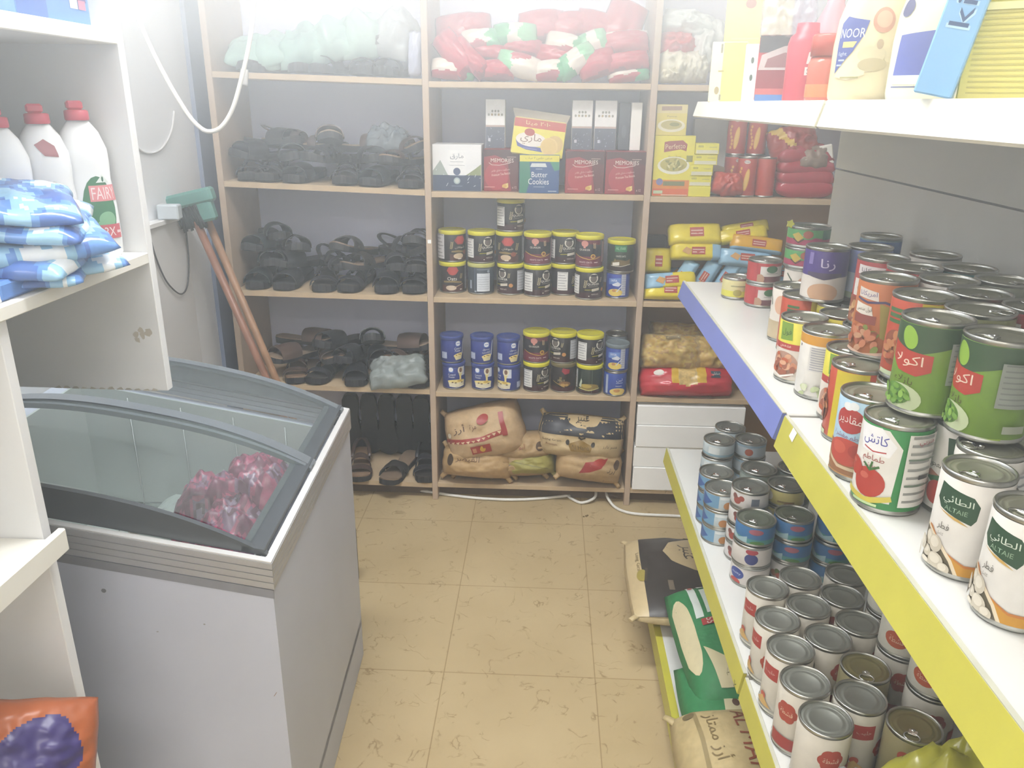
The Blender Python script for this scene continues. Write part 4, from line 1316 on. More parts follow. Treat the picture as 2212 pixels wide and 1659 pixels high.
def rice_sacks():
    tan = 'b39468'
    sack(1035, 1034, .10, .27, .12, .10, (68, 2, -2), tan, [('t', 'القيصر', -.03, .01, .026, '6b4a34', {'w': .09}), ('e', -.095, .005, .012, .022, '4a3a2a')], 'flat tan rice sack at the lower left of the bottom shelf', 3)
    sack(1120, 1038, .11, .22, .10, .08, (66, -2, 2), 'a98c62', [('l', [(-.08, -.02), (.06, .02)], .005, '6e5238')], 'flat tan rice sack in the middle of the bottom layer of sacks', 4)
    sack(1050, 1001, .12, .25, .11, .10, (70, 0, 0), 'a88a5e', [('t', 'القيصر', -.015, .005, .030, '70543a', {'w': .09}), ('e', -.085, .0, .014, .020, '5a3a2a')], 'tan rice sack with brown Arabic lettering under the red-banded sack', 5)
    sack(1140, 1008, .12, .22, .09, .09, (70, -4, 0), '9c9450', [('l', [(-.08, .02), (.08, -.02)], .003, '7d763a')], 'yellow-green sack between the tan and the red-printed sacks', 6)
    sack(1130, 962, .16, .24, .12, .11, (68, -4, 0), 'ac9068', [('t', 'أبو بنت', -.02, .0, .022, '8a4a38', {'w': .07}), ('e', .07, .0, .016, .018, '5a4634')], 'tan rice sack in the middle, behind the black and cream one', 7)
    it = [('p', [(-.16, -.012), (-.08, -.030), (0, -.034), (.09, -.022), (.09, -.004), (0, -.016), (-.08, -.012), (-.16, .006)], '9c3a34')]
    for k in range(11): it.append(('p', [(-.145 + .02 * k, -.012 - .012 * math.sin(k / 3)), (-.137 + .02 * k, -.022 - .010 * math.sin(k / 3)), (-.129 + .02 * k, -.012 - .012 * math.sin(k / 3))], 'd2b490'))
    it += [('t', 'أرز', -.085, .026, .036, '4a3026', {'w': .045}), ('t', 'مزة', -.03, .022, .026, '6b4230', {'w': .026}), ('e', .012, .044, .024, .018, '9c3028', .4), ('r', .072, -.03, .090, .06, '9c3a34'), ('r', -.055, -.075, .020, -.046, 'a23a30'), ('e', -.012, -.060, .011, .011, 'd2a83a'), ('r', -.05, -.070, -.036, -.054, 'c98c6a'), ('e', -.125, .012, .007, .009, 'd8cdb8')]
    sack(1045, 936, .10, .30, .21, .11, (68, -14, 3), 'bfa27c', it, 'beige rice sack with a red zigzag band, top left of the sack pile', 9)
    it = [('r', -.2, -.010, .2, .12, '3a3a40'), ('p', [(-.075, .075), (-.05, .036), (-.02, .022), (.02, .020), (.055, .034), (.08, .068), (.03, .082), (-.03, .084)], 'c2ab82'), ('t', 'عنبر', 0, .050, .028, '2f2a28', {'w': .052}), ('l', [(-.16, .052), (-.09, .082)], .004, 'b9a67e'), ('l', [(.16, .045), (.09, .080)], .004, 'b9a67e'),
          ('t', 'Long Grain', -.105, -.032, .010, '4a382c', {'w': .070}), ('t', 'Premium', -.108, -.048, .008, '7a4a38', {'w': .042}), ('p', [(-.045, -.040), (0, -.020), (.045, -.040), (.036, -.064), (-.036, -.064)], '8a6c30'), ('t', 'Al Hana', 0, -.048, .016, '5a441e', {'w': .066}), ('e', -.046, -.034, .007, .010, '3a3226'), ('e', .046, -.034, .007, .010, '3a3226'), ('l', [(-.01, -.012), (0, -.018), (.012, -.012)], .006, '3a3226'), ('t', 'عنبر بارز', .108, -.040, .013, '4a382c', {'w': .055})]
    it = shift(it, .018)
    sack(1268, 938, .11, .32, .165, .10, (74, 3, -3), 'c0a980', it, 'black and cream rice sack with Arabic lettering, top right of the sack pile', 12)
    it = [('p', [(-.05, -.02), (-.03, .02), (.02, .034), (.05, .05), (.03, .006), (-.01, -.012)], '9c3430'), ('e', .018, .024, .026, .016, 'a8382f', .5), ('t', 'أرز', .074, .004, .028, '5a4a34', {'w': .03, 'rot': -.3}), ('e', .088, .03, .012, .02, '5a4634'), ('t', 'بسمتي', .03, -.045, .018, '7d5a40', {'w': .06, 'rot': .25}), ('r', -.06, -.07, -.03, -.045, 'b98a68')]
    it = shift(it, -.028)
    sack(1282, 1030, .00, .25, .13, .085, (60, 10, 6), 'b5986e', it, 'beige rice sack with a red bird-like blot, lower right, poking out over the floor', 14)

# ================================================================== right bay
def cookie_packs():
    z = ZS_RIGHT[2]
    yel, ylo, blu = shiny('dcc92c', .2), shiny('d8a526', .2), shiny('8fb7d2', .2)
    def pack(kind, px, py, y, rot, lab, w=.175, l=.06, t=.026):
        p = aty(px, py, YF + y)
        tt = thing('biscuit_packet', lab, 'biscuits', p, [math.radians(a) for a in rot], 'biscuit packets in the right bay')
        pl = Pillow(w, l, t, seed=px * .013, lump=.08, freq=2, k=6, flat=.8, pinch=.02)
        def mf(u, v):
            if kind == 'y': return yel
            if kind == 'o': return ylo if v > -.6 else blu
            if kind == 'yb': return yel if u < .55 else blu
            if kind == 'by': return blu if u < -.1 + .3 * v else yel
            return blu
        pl.mesh(MB(), mf, 24, 12).build('wrapper', tt)
        it = [('r', -w * .11, -l * .22, w * .15, l * .20, 'a8402f'), ('r', -w * .09, l * .02, w * .13, l * .08, 'd2b0a0'), ('r', -w * .09, -l * .12, w * .13, -l * .06, 'd2b0a0')]
        if kind in ('yb', 'by', 'b'): it += [('p', [(-w * .3, -l * .05), (-w * .22, l * .2), (-w * .1, l * .05), (-w * .16, -l * .25)], 'c99a5a')]
        MB().art(pl.surf, it, .012, .01, None, d=.0003, base=.0012).build('printing', tt)
        return settle(tt, ZS_RIGHT[2] + .001, BAY[2], (YF - .02, YB - .002), ZS_RIGHT[1] - .022)
    # bottom and middle layers
    pack('y', 1425, 640, .05, (60, 0, 0), 'yellow biscuit packet lying lowest at the left of the biscuit shelf')
    pack('by', 1440, 610, .06, (64, -4, 3), 'blue and yellow biscuit packet on the lowest left yellow one', .18)
    pack('y', 1418, 563, .13, (80, 0, 0), 'yellow biscuit packet standing at the far left beside the post', .10, .09)
    for i, (px, py) in enumerate(((1478, 605), (1527, 602), (1572, 600), (1612, 604), (1655, 606))):
        pack('b', px, py, .09 + .01 * (i % 2), (70, -62, -8), f'pale blue biscuit packet slanting endwise, {ORD[i]} from the left in the lower row', .14, .055)
    pack('b', 1606, 562, .07, (66, 4, -4), 'blue biscuit packet under the orange-yellow one', .18)
    pack('b', 1632, 578, .10, (66, 0, 4), 'lower blue biscuit packet at the right of the biscuit shelf', .17)
    pack('yb', 1500, 546, .08, (70, 0, 2), 'yellow and blue biscuit packet below the top left yellow one', .178)
    pack('y', 1498, 513, .09, (56, -2, 0), 'large yellow biscuit packet, top left of the biscuit heap', .182, .078)
    pack('o', 1630, 531, .075, (68, 6, -3), 'orange-yellow biscuit packet with silver-blue underside', .178, .055)
    pack('y', 1598, 513, .10, (62, -10, 0), 'yellow biscuit packet tilted up to the right, top of the biscuit heap', .18, .05)
    pack('y', 1606, 499, .115, (60, -10, 0), 'uppermost yellow biscuit packet on the tilted one', .165, .04)
    carton('dark_carton', .10, .05, .10, '5c5046', [], 'dark brown box standing behind the biscuit heap', 'box', aty(1410, 540, YF + .24) - Vector((0, 0, .05)))
    # hidden bottom layer that carries the heap
    for i, px in enumerate((1480, 1580, 1680)):
        pack('b', px, 632, .17, (20, 0, 5 * (i - 1)), 'blue biscuit packet at the bottom of the heap behind the price strip', .17, .09, .04)

def right_bay():
    z = ZS_RIGHT[1] + .0005
    def xw(px0, px1, py, y):
        a, b = aty(px0, py, y), aty(px1, py, y)
        return (a.x + b.x) / 2, b.x - a.x
    # pasta box and another behind, standing on it
    y = YF + .02
    x, w = xw(1407, 1493, 420, y)
    h = aty(1450, 293, y).z - z
    fr = [('r', -.1, 0, .1, .052, 'd8842c'), ('r', -.1, 0, .1, .024, 'd0622c'), ('r', -.1, .052, .1, .3, 'ddd236'), ('p', [(-.034, h - .020), (-.02, h - .017), (.024, h - .014), (.040, h - .026), (.038, h - .048), (.02, h - .042), (-.034, h - .052)], '9c4434'), ('t', 'Perfetto', .002, h - .033, .015, 'e0cda8', {'w': .064, 'rot': .06}),
          ('t', 'Penne Pasta', .002, h - .065, .006, '8a7a3c', {'w': .040}), ('r', -.012, h - .080, .016, h - .0788, '9a8a44'), ('e', 0, .098, .052, .028, 'e2e0cc'), ('e', 0, .101, .044, .022, 'b9b05a'), ('r', .04, .11, .06, .13, '8a8a3a'), ('e', -.042, .046, .011, .011, '7a7aa8'), ('r', -.030, .034, .040, .048, '7a7a4a'), ('r', -.06, .008, -.03, .018, 'b9c4a0'), ('l', [(-.034, .004), (.05, .004)], .002, 'e0d8c0')]
    R5 = random.Random(8)
    for k in range(22):
        a, r = R5.uniform(0, 6.28), R5.uniform(0, .9)
        fr.append(('e', .040 * r * math.cos(a), .101 + .019 * r * math.sin(a), .007, .0035, R5.choice(['c9c27a', 'a39a48', 'd8d2a0', '8a8a3c']), R5.uniform(0, 3)))
    carton('pasta_box', w, .05, h, 'd9cc3c', fr, 'yellow and orange pasta box with a plate of pasta, front left of the right bay', 'box', (x, y, z))
    x2, w2 = xw(1413, 1478, 300, y + .03)
    h2 = aty(1445, 226, y + .03).z - z - h
    fr2 = [('r', -.1, 0, .1, .3, 'd6c654'), ('r', -.1, h2 * .72, .1, .3, 'd8c98a'), ('p', [(-.034, h2 * .80), (.03, h2 * .82), (.03, h2 * .95), (-.034, h2 * .94)], '9a7a5a'), ('t', 'Penne', 0, h2 * .62, .005, '8a7a3c', {'w': .03}), ('e', 0, .030, .044, .020, 'e2dcc0'), ('e', 0, .032, .034, .014, 'b9ae62'), ('e', .01, .034, .016, .006, '8a8a3c')]
    carton('pasta_box', w2, .045, h2, 'd0c04a', fr2, 'smaller pale yellow pasta box on top of the large pasta box', 'box', (x2, y + .004, z + h + .0005))
    # five little yellow boxes
    hb = .0335
    for i, (a, b) in enumerate(((1488, 1536), (1488, 1536), (1489, 1537), (1494, 1545), (1496, 1546))):
        x, w = xw(a, b, 400, YF + .015)
        fr = [('r', -.1, 0, .1, .1, 'dcd43a')]
        if i: fr += [('r', -w * .46, .002, w * .46, .013, 'd5d2b4'), ('t', 'ooo', -w * .28, .024, .006, '5a5a34', {'w': .016}), ('r', .006, .021, .03, .023, 'b9b25a')]
        carton('small_box', w, .07, hb, 'd8cf3c', fr, f'little yellow box, {["lowest", "second from the bottom", "middle one", "second from the top", "topmost"][i]} of the stack beside the pasta box', 'box', (x, YF + .015 + .004 * (i % 2), z + i * (hb + .0003)), 0, 'stack of little yellow boxes')
    # cardboard flap with blue edge
    p = aty(1565, 372, YF + .12)
    t = thing('open_carton', 'open brown and blue cardboard tray behind the little yellow boxes', 'box', (p.x, YF + .10, z))
    mb = MB().box(-.055, 0, 0, .06, .13, .055, mat('b39a78', .6, 0, .08, 20), .001); mb.build('tray', t)
    mb = MB().prism([(-.06, .0565), (-.045, .10), (.02, .082), (.065, .0565)], 'y', .02, .0235, mat('b7a384', .6, 0, .08, 20)); mb.build('flap', t)
    mb = MB().prism([(-.05, .0565), (-.05, .064), (.066, .072), (.066, .0565)], 'y', .0, .003, mat('54549a', .5)); mb.build('blue_edge', t)
    for i, (px, py, rz) in enumerate(((1562, 398, 10), (1578, 412, -6))):
        o = Pillow(.078, .075, .045, seed=60 + i, lump=.3).mesh(MB(), shiny('b5402f', .3), 18, 16).build('snack_bag', None, aty(px, py, YF + .035) + Vector((0, 0, -.005)), (math.radians(70), math.radians(rz), 0))
        settle(o, z, BAY[2], (YF - .01, YB))
        tag(o, f'{"upper" if i == 0 else "lower"} orange-red snack bag between the little yellow boxes and the red tubes', 'snack bag')
    # red crisp tubes
    items = [('r', -.2, 0, .2, .018, 'a8382c'), ('e', .002, .112, .010, .006, 'd5c8c0'), ('t', 'Pops', .002, .112, .006, '6a4a8a', {'w': .015}), ('e', .004, .055, .008, .036, 'd9a43c', -.12), ('e', .004, .055, .005, .03, 'e0b85a', -.12)] + [('e', -.014 + .004 * math.sin(k), .025 + k * .011, .004, .005, 'd9a04a') for k in range(7)]
    tube = tin('crisp_tube', .031, .128, 'b23a2c', items, 'b5a08a', False)
    for i, (px, py, y) in enumerate(((1591, 0, .125), (1635, 0, .125))):
        xx = aty(px, 300, YF + y).x
        tube.place((xx, YF + y, z), .2, f'red tube with a corn picture, hidden lower {["left", "right"][i]} one of the back row', 'tube', 'red corn tubes')
        tube.place((xx, YF + y, z + .1285), face_eye(xx, YF, -6), f'red tube with a corn picture, upper {["left", "right"][i]} one of the back row', 'tube', 'red corn tubes')
    for i, px in enumerate((1612, 1653)):
        xx = aty(px, 380, YF + .055).x
        tube.place((xx, YF + .055, z), face_eye(xx, YF, -4 if i == 0 else 120), f'red tube {"with a corn picture" if i == 0 else "turned away, plain red side"}, {["left", "right"][i]} one of the front row', 'tube', 'red corn tubes')
    # white card partition behind
    carton('white_box', .12, .03, .24, 'e6e4de', [], 'plain white box standing at the back between pasta box and red tubes', 'box', (aty(1530, 340, YF + .25).x, YF + .24, z))
    # red flat packs and a foil bag
    for i in range(4):
        p = aty(1734 - (4 if i == 3 else 0), 421 - i * 21, YF + .06)
        pl = Pillow(.19, .13, .040, seed=70 + i, lump=.12, k=4, flat=.8)
        o = pl.mesh(MB(), shiny('a8283c', .3), 24, 16).build('red_packet', None, (p.x, YF + .085, z + .001 + i * .034), (math.radians(8), math.radians(2 * (i % 2)), math.radians(4 * i - 6)))
        tag(o, f'dark red flat packet, {["lowest", "second from the bottom", "third from the bottom", "topmost"][i]} of the stack at the right end', 'packet', 'stack of red packets')
    q = MB().box(-.012, -.003, 0, .012, -.001, .010, mat('ece8e2', .5)); o = q.build('price_sticker', o, (0, -.066, .02))
    pl = Pillow(.16, .12, .05, seed=80, lump=.45)
    redm, yl = shiny('9c3430', .4), shiny('cfae4a', .3)
    o = pl.mesh(MB(), lambda u, v: yl if abs(u + .35 + .5 * v) < .16 and v > -.5 else redm, 26, 18).build('foil_bag', None, aty(1710, 316, YF + .09), (math.radians(62), math.radians(-12), 0))
    tag(o, 'crumpled red and yellow foil bag on top of the red packets', 'snack bag')
    o = Pillow(.10, .08, .03, seed=84, lump=.4).mesh(MB(), mat('8a7464', .4, 0, .1, 20, .3), 16, 14).build('brown_shadow_lump', None, aty(1752, 342, YF + .05), (math.radians(65), 0, 0))  # brown lump stands in for the shadow beside the foil bag
    tag(o, 'brownish lump added for the shadow on the red packets, next to the white label', 'bag')
    p = aty(1780, 335, YF + .03)
    mb = MB().box(-.03, 0, -.034, .03, .012, .030, mat('e9e7e0', .4, 0, .04, 30, .2), .004)
    o = mb.build('white_label_bag', None, p, (0, math.radians(-12), 0)); tag(o, 'white packet end at the far right above the red packets', 'bag')
    # knotted bags on the top shelf of the right bay
    def knot(px, py, y, w, h, t, col, lab, seed, al=1.0, tilt=0):
        p = aty(px, py, YF + y)
        tt = thing('knotted_bag', lab, 'bag', p, (0, math.radians(tilt), 0))
        m = film(col, al, .25) if al < 1 else mat(col, .35, 0, .1, 14, .5)
        Pillow(w, h, t, seed=seed, lump=.4, freq=2.8, flat=.8, k=2.2).mesh(MB(), m, 24, 20).build('bag', tt, None, (math.radians(80), 0, 0))
        MB().tube([(0, .01, h * .42), (.004, .0, h * .50), (.012, -.006, h * .58)], [.018, .008, .014], m, 8, .6).build('knot', tt)
        settle(tt, ZS_RIGHT[0] + .001, BAY[2], (YF - .02, YB - .002))
    knot(1440, 148, .05, .10, .10, .06, 'd9d4bc', 'cream knotted bag, lower left on the top shelf of the right bay', 3)
    knot(1450, 165, .02, .07, .055, .05, 'd6d0b4', 'small cream bag in front of the cream knotted bag', 6)
    knot(1497, 152, .07, .085, .10, .06, 'd5d1bd', 'cream knotted bag, lower right on the top shelf of the right bay', 4)
    knot(1463, 105, .08, .125, .075, .07, 'c23a3c', 'red bag squeezed between the white and the cream bags', 5)
    knot(1480, 66, .09, .17, .085, .08, 'dfe6e4', 'large white plastic bag on top of the red bag', 9, .8, 10)
    knot(1520, 110, .13, .12, .16, .08, 'e2e6e4', 'tall pale plastic bag behind the cartons at the right end', 10, .8)
    # pasta bags below
    z = ZS_RIGHT[3]
    cl = [mat('cfa838', .35, 0, .2, 40, .3), mat('d9bd5a', .35, 0, .2, 40, .3), mat('b98f4a', .4, 0, .2, 40, .3)]
    for i, (px, py, y, w, l, lab) in enumerate(((1446, 762, .075, .21, .125, 'clear bag of yellow pasta on the red pasta bag, left one'), (1540, 765, .09, .19, .12, 'clear bag of yellow pasta partly behind the blue price strip'), (1460, 728, .16, .20, .10, 'pale clear pasta bag at the back of the pasta shelf'))):
        p = aty(px, py, YF + y)
        tt = thing('pasta_bag', lab, 'pasta', p, (math.radians(64), math.radians(2), 0))
        Pillow(w, l, .055, seed=90 + i, lump=.35, freq=3.5).mesh(MB(), lambda u, v: cl[int(abs(noise.noise(Vector((u * 2.4 + i, v * 2.4, 1)))) * 7) % 3], 26, 20).build('pasta', tt)
        mb = MB(); pl = Pillow(w * 1.07, l * 1.07, .060, seed=90 + i, lump=.35, freq=3.5); pl.mesh(mb, film('e4d8b0', .22, .1), 24, 18)
        if i == 0: mb.art(pl.surf, [('r', -.03, .038, .02, .052, '8a7a58'), ('r', -.025, .042, .015, .048, 'c9bd9a')], .01, .01, base=.002)
        mb.build('wrapper', tt)
        settle(tt, z + .001, BAY[2], (YF - .02, YB - .002), ZS_RIGHT[2] - .022)
    tt = thing('pasta_bag', 'red pasta bag with a clear window, lying at the front under the yellow pasta bags', 'pasta', aty(1478, 836, YF + .045), (math.radians(64), math.radians(-1), 0))
    rm, wn = shiny('c0323e', .3), mat('c9ab6c', .25, 0, .25, 60, .4)
    pl = Pillow(.34, .11, .06, seed=95, lump=.15, k=3.5)
    mb = pl.mesh(MB(), lambda u, v: wn if (-.18 < u < .22 and v > -.4 + .3 * abs(u)) else (shiny('d0a838', .2) if (-.36 < u < .4 and v > -.2) else rm), 40, 18)
    mb.art(pl.surf, [('e', -.105, .026, .018, .011, 'd8d4cc'), ('r', .085, .008, .12, .034, '3a4a5a'), ('t', 'سبايكي', .102, .022, .014, 'd8d4cc', {'w': .028})], .012, .012, base=.0015).build('wrapper', tt)
    settle(tt, z + .001, BAY[2], (YF - .03, YB - .002))
    # four white cartons
    z = ZS_RIGHT[4] + .0005
    x0, x1 = .3440, aty(1597, 1000, YF - .01).x
    zz = z
    for i, py in enumerate((1012, 968, 921, 879)):
        zt = aty(1480, py, YF - .008).z
        dx = (.002, .0, .004, .003)[i]
        o = thing('white_carton', f'flat white carton, {["lowest", "second from the bottom", "third from the bottom", "topmost"][i]} of the stack beside the rice sacks', 'box', (dx, 0, 0), (0, 0, 0), 'stack of white cartons')
        MB().box(x0, YF - .008 + .004 * (i % 2), zz, x1, YB - .01, zt - .001, mat('f3f3f1', .5, 0, .02, 6), .002).build('carton', o)
        zz = zt
    MB().box(x0 + .004, YF + .02, zz, x1 - .004, YB - .02, min(zz + .003, ZS_RIGHT[3] - .02), mat('c9c9c6', .5)).build('lid_edge', o)
# ================================================================== tins on the gondola
RT, HT = .0365, .1070
def relax(P, rad, xlo, xhi, it=200, fixed=(), mass=None):
    mass = mass or [1] * len(P)
    """nudge upright tins apart so none of them share space"""
    P = [list(p) for p in P]
    for _ in range(it):
        for i in range(len(P)):
            for j in range(i):
                dx, dy = P[i][0] - P[j][0], P[i][1] - P[j][1]
                d = math.hypot(dx, dy) or 1e-6
                m = rad[i] + rad[j] + .0012
                if d < m:
                    k = (m - d) / d
                    a, b = mass[j] / (mass[i] + mass[j]), mass[i] / (mass[i] + mass[j])
                    P[i][0] += dx * k * a; P[i][1] += dy * k * a; P[j][0] -= dx * k * b; P[j][1] -= dy * k * b
            for (fx, fy, fr) in fixed:
                dx, dy = P[i][0] - fx, P[i][1] - fy
                d = math.hypot(dx, dy) or 1e-6
                m = rad[i] + fr + .0012
                if d < m:
                    P[i][0] += dx * (m - d) / d; P[i][1] += dy * (m - d) / d
            P[i][0] = min(max(P[i][0], xlo + rad[i]), xhi - rad[i])
    return P

def tomato(u, v, r, leaf=True):
    o = [('e', u, v, r, r * .92, 'b03a2c'), ('e', u - r * .3, v + r * .35, r * .3, r * .2, 'c4604e')]
    if leaf: o += [('l', [(u - r * .4, v + r * 1.1), (u, v + r * .8), (u + r * .5, v + r * 1.1)], r * .14, '3f6a34'), ('l', [(u, v + r * .8), (u + r * .1, v + r * 1.3)], r * .12, '3f6a34')]
    return o
def beans(u, v, rx, ry, n, cols, sd, s=.006):
    q = random.Random(sd); o = []
    for k in range(n):
        a, r = q.uniform(0, 6.28), math.sqrt(q.random())
        o.append(('e', u + rx * r * math.cos(a), v + ry * r * math.sin(a), s, s * .65, q.choice(cols), q.uniform(0, 3)))
    return o
def designs():
    D = {}
    W = .24
    D['maq'] = ('a9c6da', [('r', -W, 0, W, .022, '7a5a3c'), ('e', -.004, .076, .020, .016, 'ad3a36'), ('e', -.008, .093, .007, .005, 'e2e4e6'), ('e', .0, .095, .006, .005, 'e2e4e6'), ('t', 'مقادير', -.004, .0765, .013, 'e8d8d4', {'w': .032}), ('t', 'طماطم مقشرة', 0, .055, .009, '8a5a80', {'w': .048}),
                           ('p', [(-.034, .046), (.036, .044), (.034, .014), (.02, .008), (-.02, .008), (-.034, .016)], '9a6a48'), ('e', -.002, .036, .028, .017, 'b8483a'), ('e', -.012, .040, .010, .008, 'c65a48'), ('e', .012, .040, .011, .009, 'a83a30'), ('l', [(-.03, .026), (-.01, .016), (.014, .016), (.032, .028)], .004, 'c9b294'), ('r', -.03, .006, .02, .008, 'b98a5a')])
    D['catch'] = ('2f8340', [('p', [(-.036, .099), (.010, .099), (.026, .080), (.022, .014), (-.036, .014)], 'e0ddd6'), ('p', [(-.028, .098), (.002, .100), (.020, .082), (.014, .068), (-.020, .070)], 'e9e9ea'), ('t', 'كاتش', -.004, .084, .014, '4a4aa0', {'w': .030}), ('l', [(-.016, .074), (-.004, .071), (.010, .073)], .0014, 'b03a3a'), ('t', 'طماطم', -.003, .062, .010, '9a4a44', {'w': .026}), ('t', 'مقشرة', -.006, .054, .006, 'a86a60', {'w': .016})] + tomato(-.004, .034, .019) + tomato(-.026, .046, .012, False) +
                  [('p', [(-.036, .020), (-.004, .016), (.022, .024), (.024, .018), (0, .010), (-.036, .013)], 'c9bb4a'), ('r', -.02, .008, .010, .011, 'b9d09a')] + nutrition(.030, .012, .070, .098, 'dcd9d2', '8f8f8a', 9) + [('t', 'هنربي', .050, .089, .007, 'a8505a', {'w': .020}), ('r', .046, .046, .060, .051, '4a4a48'), ('r', .032, .038, .068, .040, '6a7a68'), ('r', .032, .069, .068, .071, '6a7a68')])
    D['tomw'] = ('e0dbd4', [('p', [(.006, .092), (.030, .095), (.030, .070), (.010, .064)], '2f4a34'), ('t', 'معجون', -.004, .056, .007, '5a5a50', {'w': .020}), ('p', [(-.02, .044), (-.006, .038), (.004, .046), (-.008, .05)], 'b07a68'), ('p', [(-.014, .040), (.0, .034), (.016, .042), (.004, .046)], '3f6a44'), ('e', .004, .026, .013, .014, 'b8483e'), ('e', -.06, .09, .016, .014, 'b04a40')])
    mush = [('p', [(-.022, .094), (.014, .088), (.021, .080), (.020, .066), (.016, .060), (-.018, .068), (-.025, .076)], '26482f'), ('t', 'الطائي', -.001, .079, .010, 'c9d4c4', {'w': .032}), ('t', 'ALTAIE', -.001, .0705, .0045, '8aa58a', {'w': .024}), ('p', [(-.020, .067), (.0, .061), (.014, .058), (.004, .063)], 'c9a45a'), ('t', 'فطر', -.010, .050, .009, '5a564c', {'w': .014}), ('t', 'كامل', -.012, .042, .004, '8a8478', {'w': .009}),
            ('p', [(-.040, .046), (-.034, .044), (-.012, .026), (.006, .018), (.024, .018), (.044, .026), (.044, -.01), (-.040, -.01)], 'b9722e'), ('p', [(-.014, .026), (.006, .0155), (.024, .0155), (.044, .0235), (.044, -.01), (.0, -.01)], 'c08a2a'),
            ('p', [(-.044, .046), (-.034, .042), (-.018, .032), (-.006, .020), (.002, .006), (.003, -.002), (-.044, -.002)], 'd8c8ac'), ('p', [(-.044, .043), (-.034, .039), (-.020, .029), (-.009, .018), (-.002, .006), (-.001, -.002), (-.044, -.002)], '5a5240')]
    for (u, v, a, b) in ((-.036, .032, .006, .008), (-.026, .030, .008, .009), (-.036, .018, .007, .006), (-.022, .014, .009, .008), (-.034, .007, .008, .004), (-.012, .009, .006, .006), (-.043, .024, .006, .008), (-.018, .003, .008, .003)):
        mush += [('e', u, v, a, b, 'c3baa8'), ('e', u - .001, v + .0015, a * .7, b * .62, 'd5cdbd')]
    mush += [('e', -.052, .012, .007, .008, 'c3baa8')]
    D['mush'] = ('dedad4', mush + nutrition(.06, .02, .1, .09))
    D['back'] = ('dcd8d2', [('r', -W, .086, W, .11, 'cf9432')] + nutrition(-.022, .045, .020, .083, 'd2cfcc', '9a9aa6', 10) + [('r', -.008, .016, .012, .022, '5a5a50')] + beans(0, .012, .04, .010, 20, ['b9c49a', 'c9cdb0', 'a8b488'], 4) + [('r', -.036, .082, -.034, .086, '5a5a60')])
    D['bean'] = ('d8cf4a', [('r', -W, 0, W, .060, 'd9cfc4'), ('p', [(-.014, .100), (.010, .100), (.012, .072), (-.012, .070)], '7a9a3a'), ('t', 'فول', 0, .084, .012, '3f5a2a', {'w': .018}), ('r', -.03, .056, .03, .066, 'b0403a'), ('t', 'مدمس', 0, .061, .006, 'e2c8c0', {'w': .022}), ('e', 0, .030, .026, .022, 'b08a78')] + beans(0, .031, .021, .016, 26, ['b9603e', 'c98a6a', '9a5a44', 'd2a080'], 5) + [('l', [(-.02, .018), (0, .010), (.02, .018)], .003, 'e0d8d0')])
    D['fava'] = ('b84a30', [('r', .008, 0, .052, .11, 'cdb92e'), ('r', -.12, 0, -.07, .11, 'd8cdc0')] + [('r', -.034, .072 + k * .007, -.012, .0765 + k * .007, '3f6a3a') for k in range(3)] + [('r', -.036, .0, .0, .012, 'b9c4a0'), ('e', -.018, .042, .018, .022, '8a4a30')] + beans(-.018, .042, .015, .018, 22, ['a8583a', '8a4028', 'b97a50'], 6))
    D['brown'] = ('b86a3a', [('p', [(-.034, .094), (-.004, .090), (-.002, .078), (-.033, .081)], 'd5ccc4'), ('t', 'امريكانا', -.018, .086, .008, '6a5a8a', {'w': .026}), ('l', [(-.034, .079), (-.016, .075), (.006, .078), (.03, .070)], .003, '4a3f66'), ('p', [(-.036, .074), (-.010, .070), (-.006, .055), (-.036, .060)], 'd8d0c4'), ('t', 'فول مدمس', -.021, .065, .007, '6a5a4a', {'w': .024}), ('p', [(0, .076), (.03, .066), (.03, .02), (.006, .03)], '9a8a3a'), ('r', -.036, .046, -.002, .058, '8a4438')] + beans(-.014, .026, .024, .018, 34, ['a8583a', 'c07a58', '8a4a30', 'b98a6a', '7d8a3a'], 7) + [('l', [(-.034, .010), (-.012, .005), (.014, .010)], .004, 'c9a894')])
    D['redw'] = ('a83a3a', [('p', [(-.030, .096), (.020, .094), (.020, .080), (-.030, .082)], 'dcd4d4'), ('t', 'امريكانا', -.006, .088, .008, '5a5a6a', {'w': .036}), ('r', -.036, .048, .0, .074, 'ddd6d0'), ('t', 'حمص', -.018, .061, .008, '5a5048', {'w': .018}), ('r', -W, 0, W, .046, '94503a'), ('r', .045, .03, .09, .09, 'd6d6d0')] + beans(0, .022, .04, .018, 30, ['b98a5a', 'a86a48', 'c9a070'], 8))
    peas = [('p', [(-.24, .11), (-.24, .082), (-.05, .074), (-.01, .066), (.04, .082), (.24, .086), (.24, .11)], '35502e'), ('e', -.012, .086, .009, .013, '8ab03a', .4), ('p', [(-.036, .080), (-.010, .072), (.016, .070), (.016, .052), (.002, .045), (-.020, .048), (-.034, .060)], 'ae3a2c'), ('t', 'اكولا', -.010, .0605, .014, 'dcc4b0', {'w': .034}), ('t', 'بازلاء', -.012, .038, .010, '4f4a1c', {'w': .024, 'rot': -.1}), ('e', -.012, .018, .024, .016, 'b4c098'), ('e', -.018, .021, .018, .012, '5f8a38')]
    peas += beans(-.018, .021, .016, .010, 22, ['6f9a3c', '58863a', '84ad4a'], 9, .0042) + [('l', [(-.038, .004), (0, .002), (.04, .006)], .004, '8fae3a')] + nutrition(.030, .040, .062, .086, '8f948a', '7a8078', 8) + [('r', .040, .014, .060, .022, '9aa08c')]
    D['peas'] = ('6d8f2c', peas)
    D['teal'] = ('3f7276', [('r', -W, .07, W, .082, '5a9aa0'), ('r', -.02, .02, .02, .06, 'c4c8c4')])
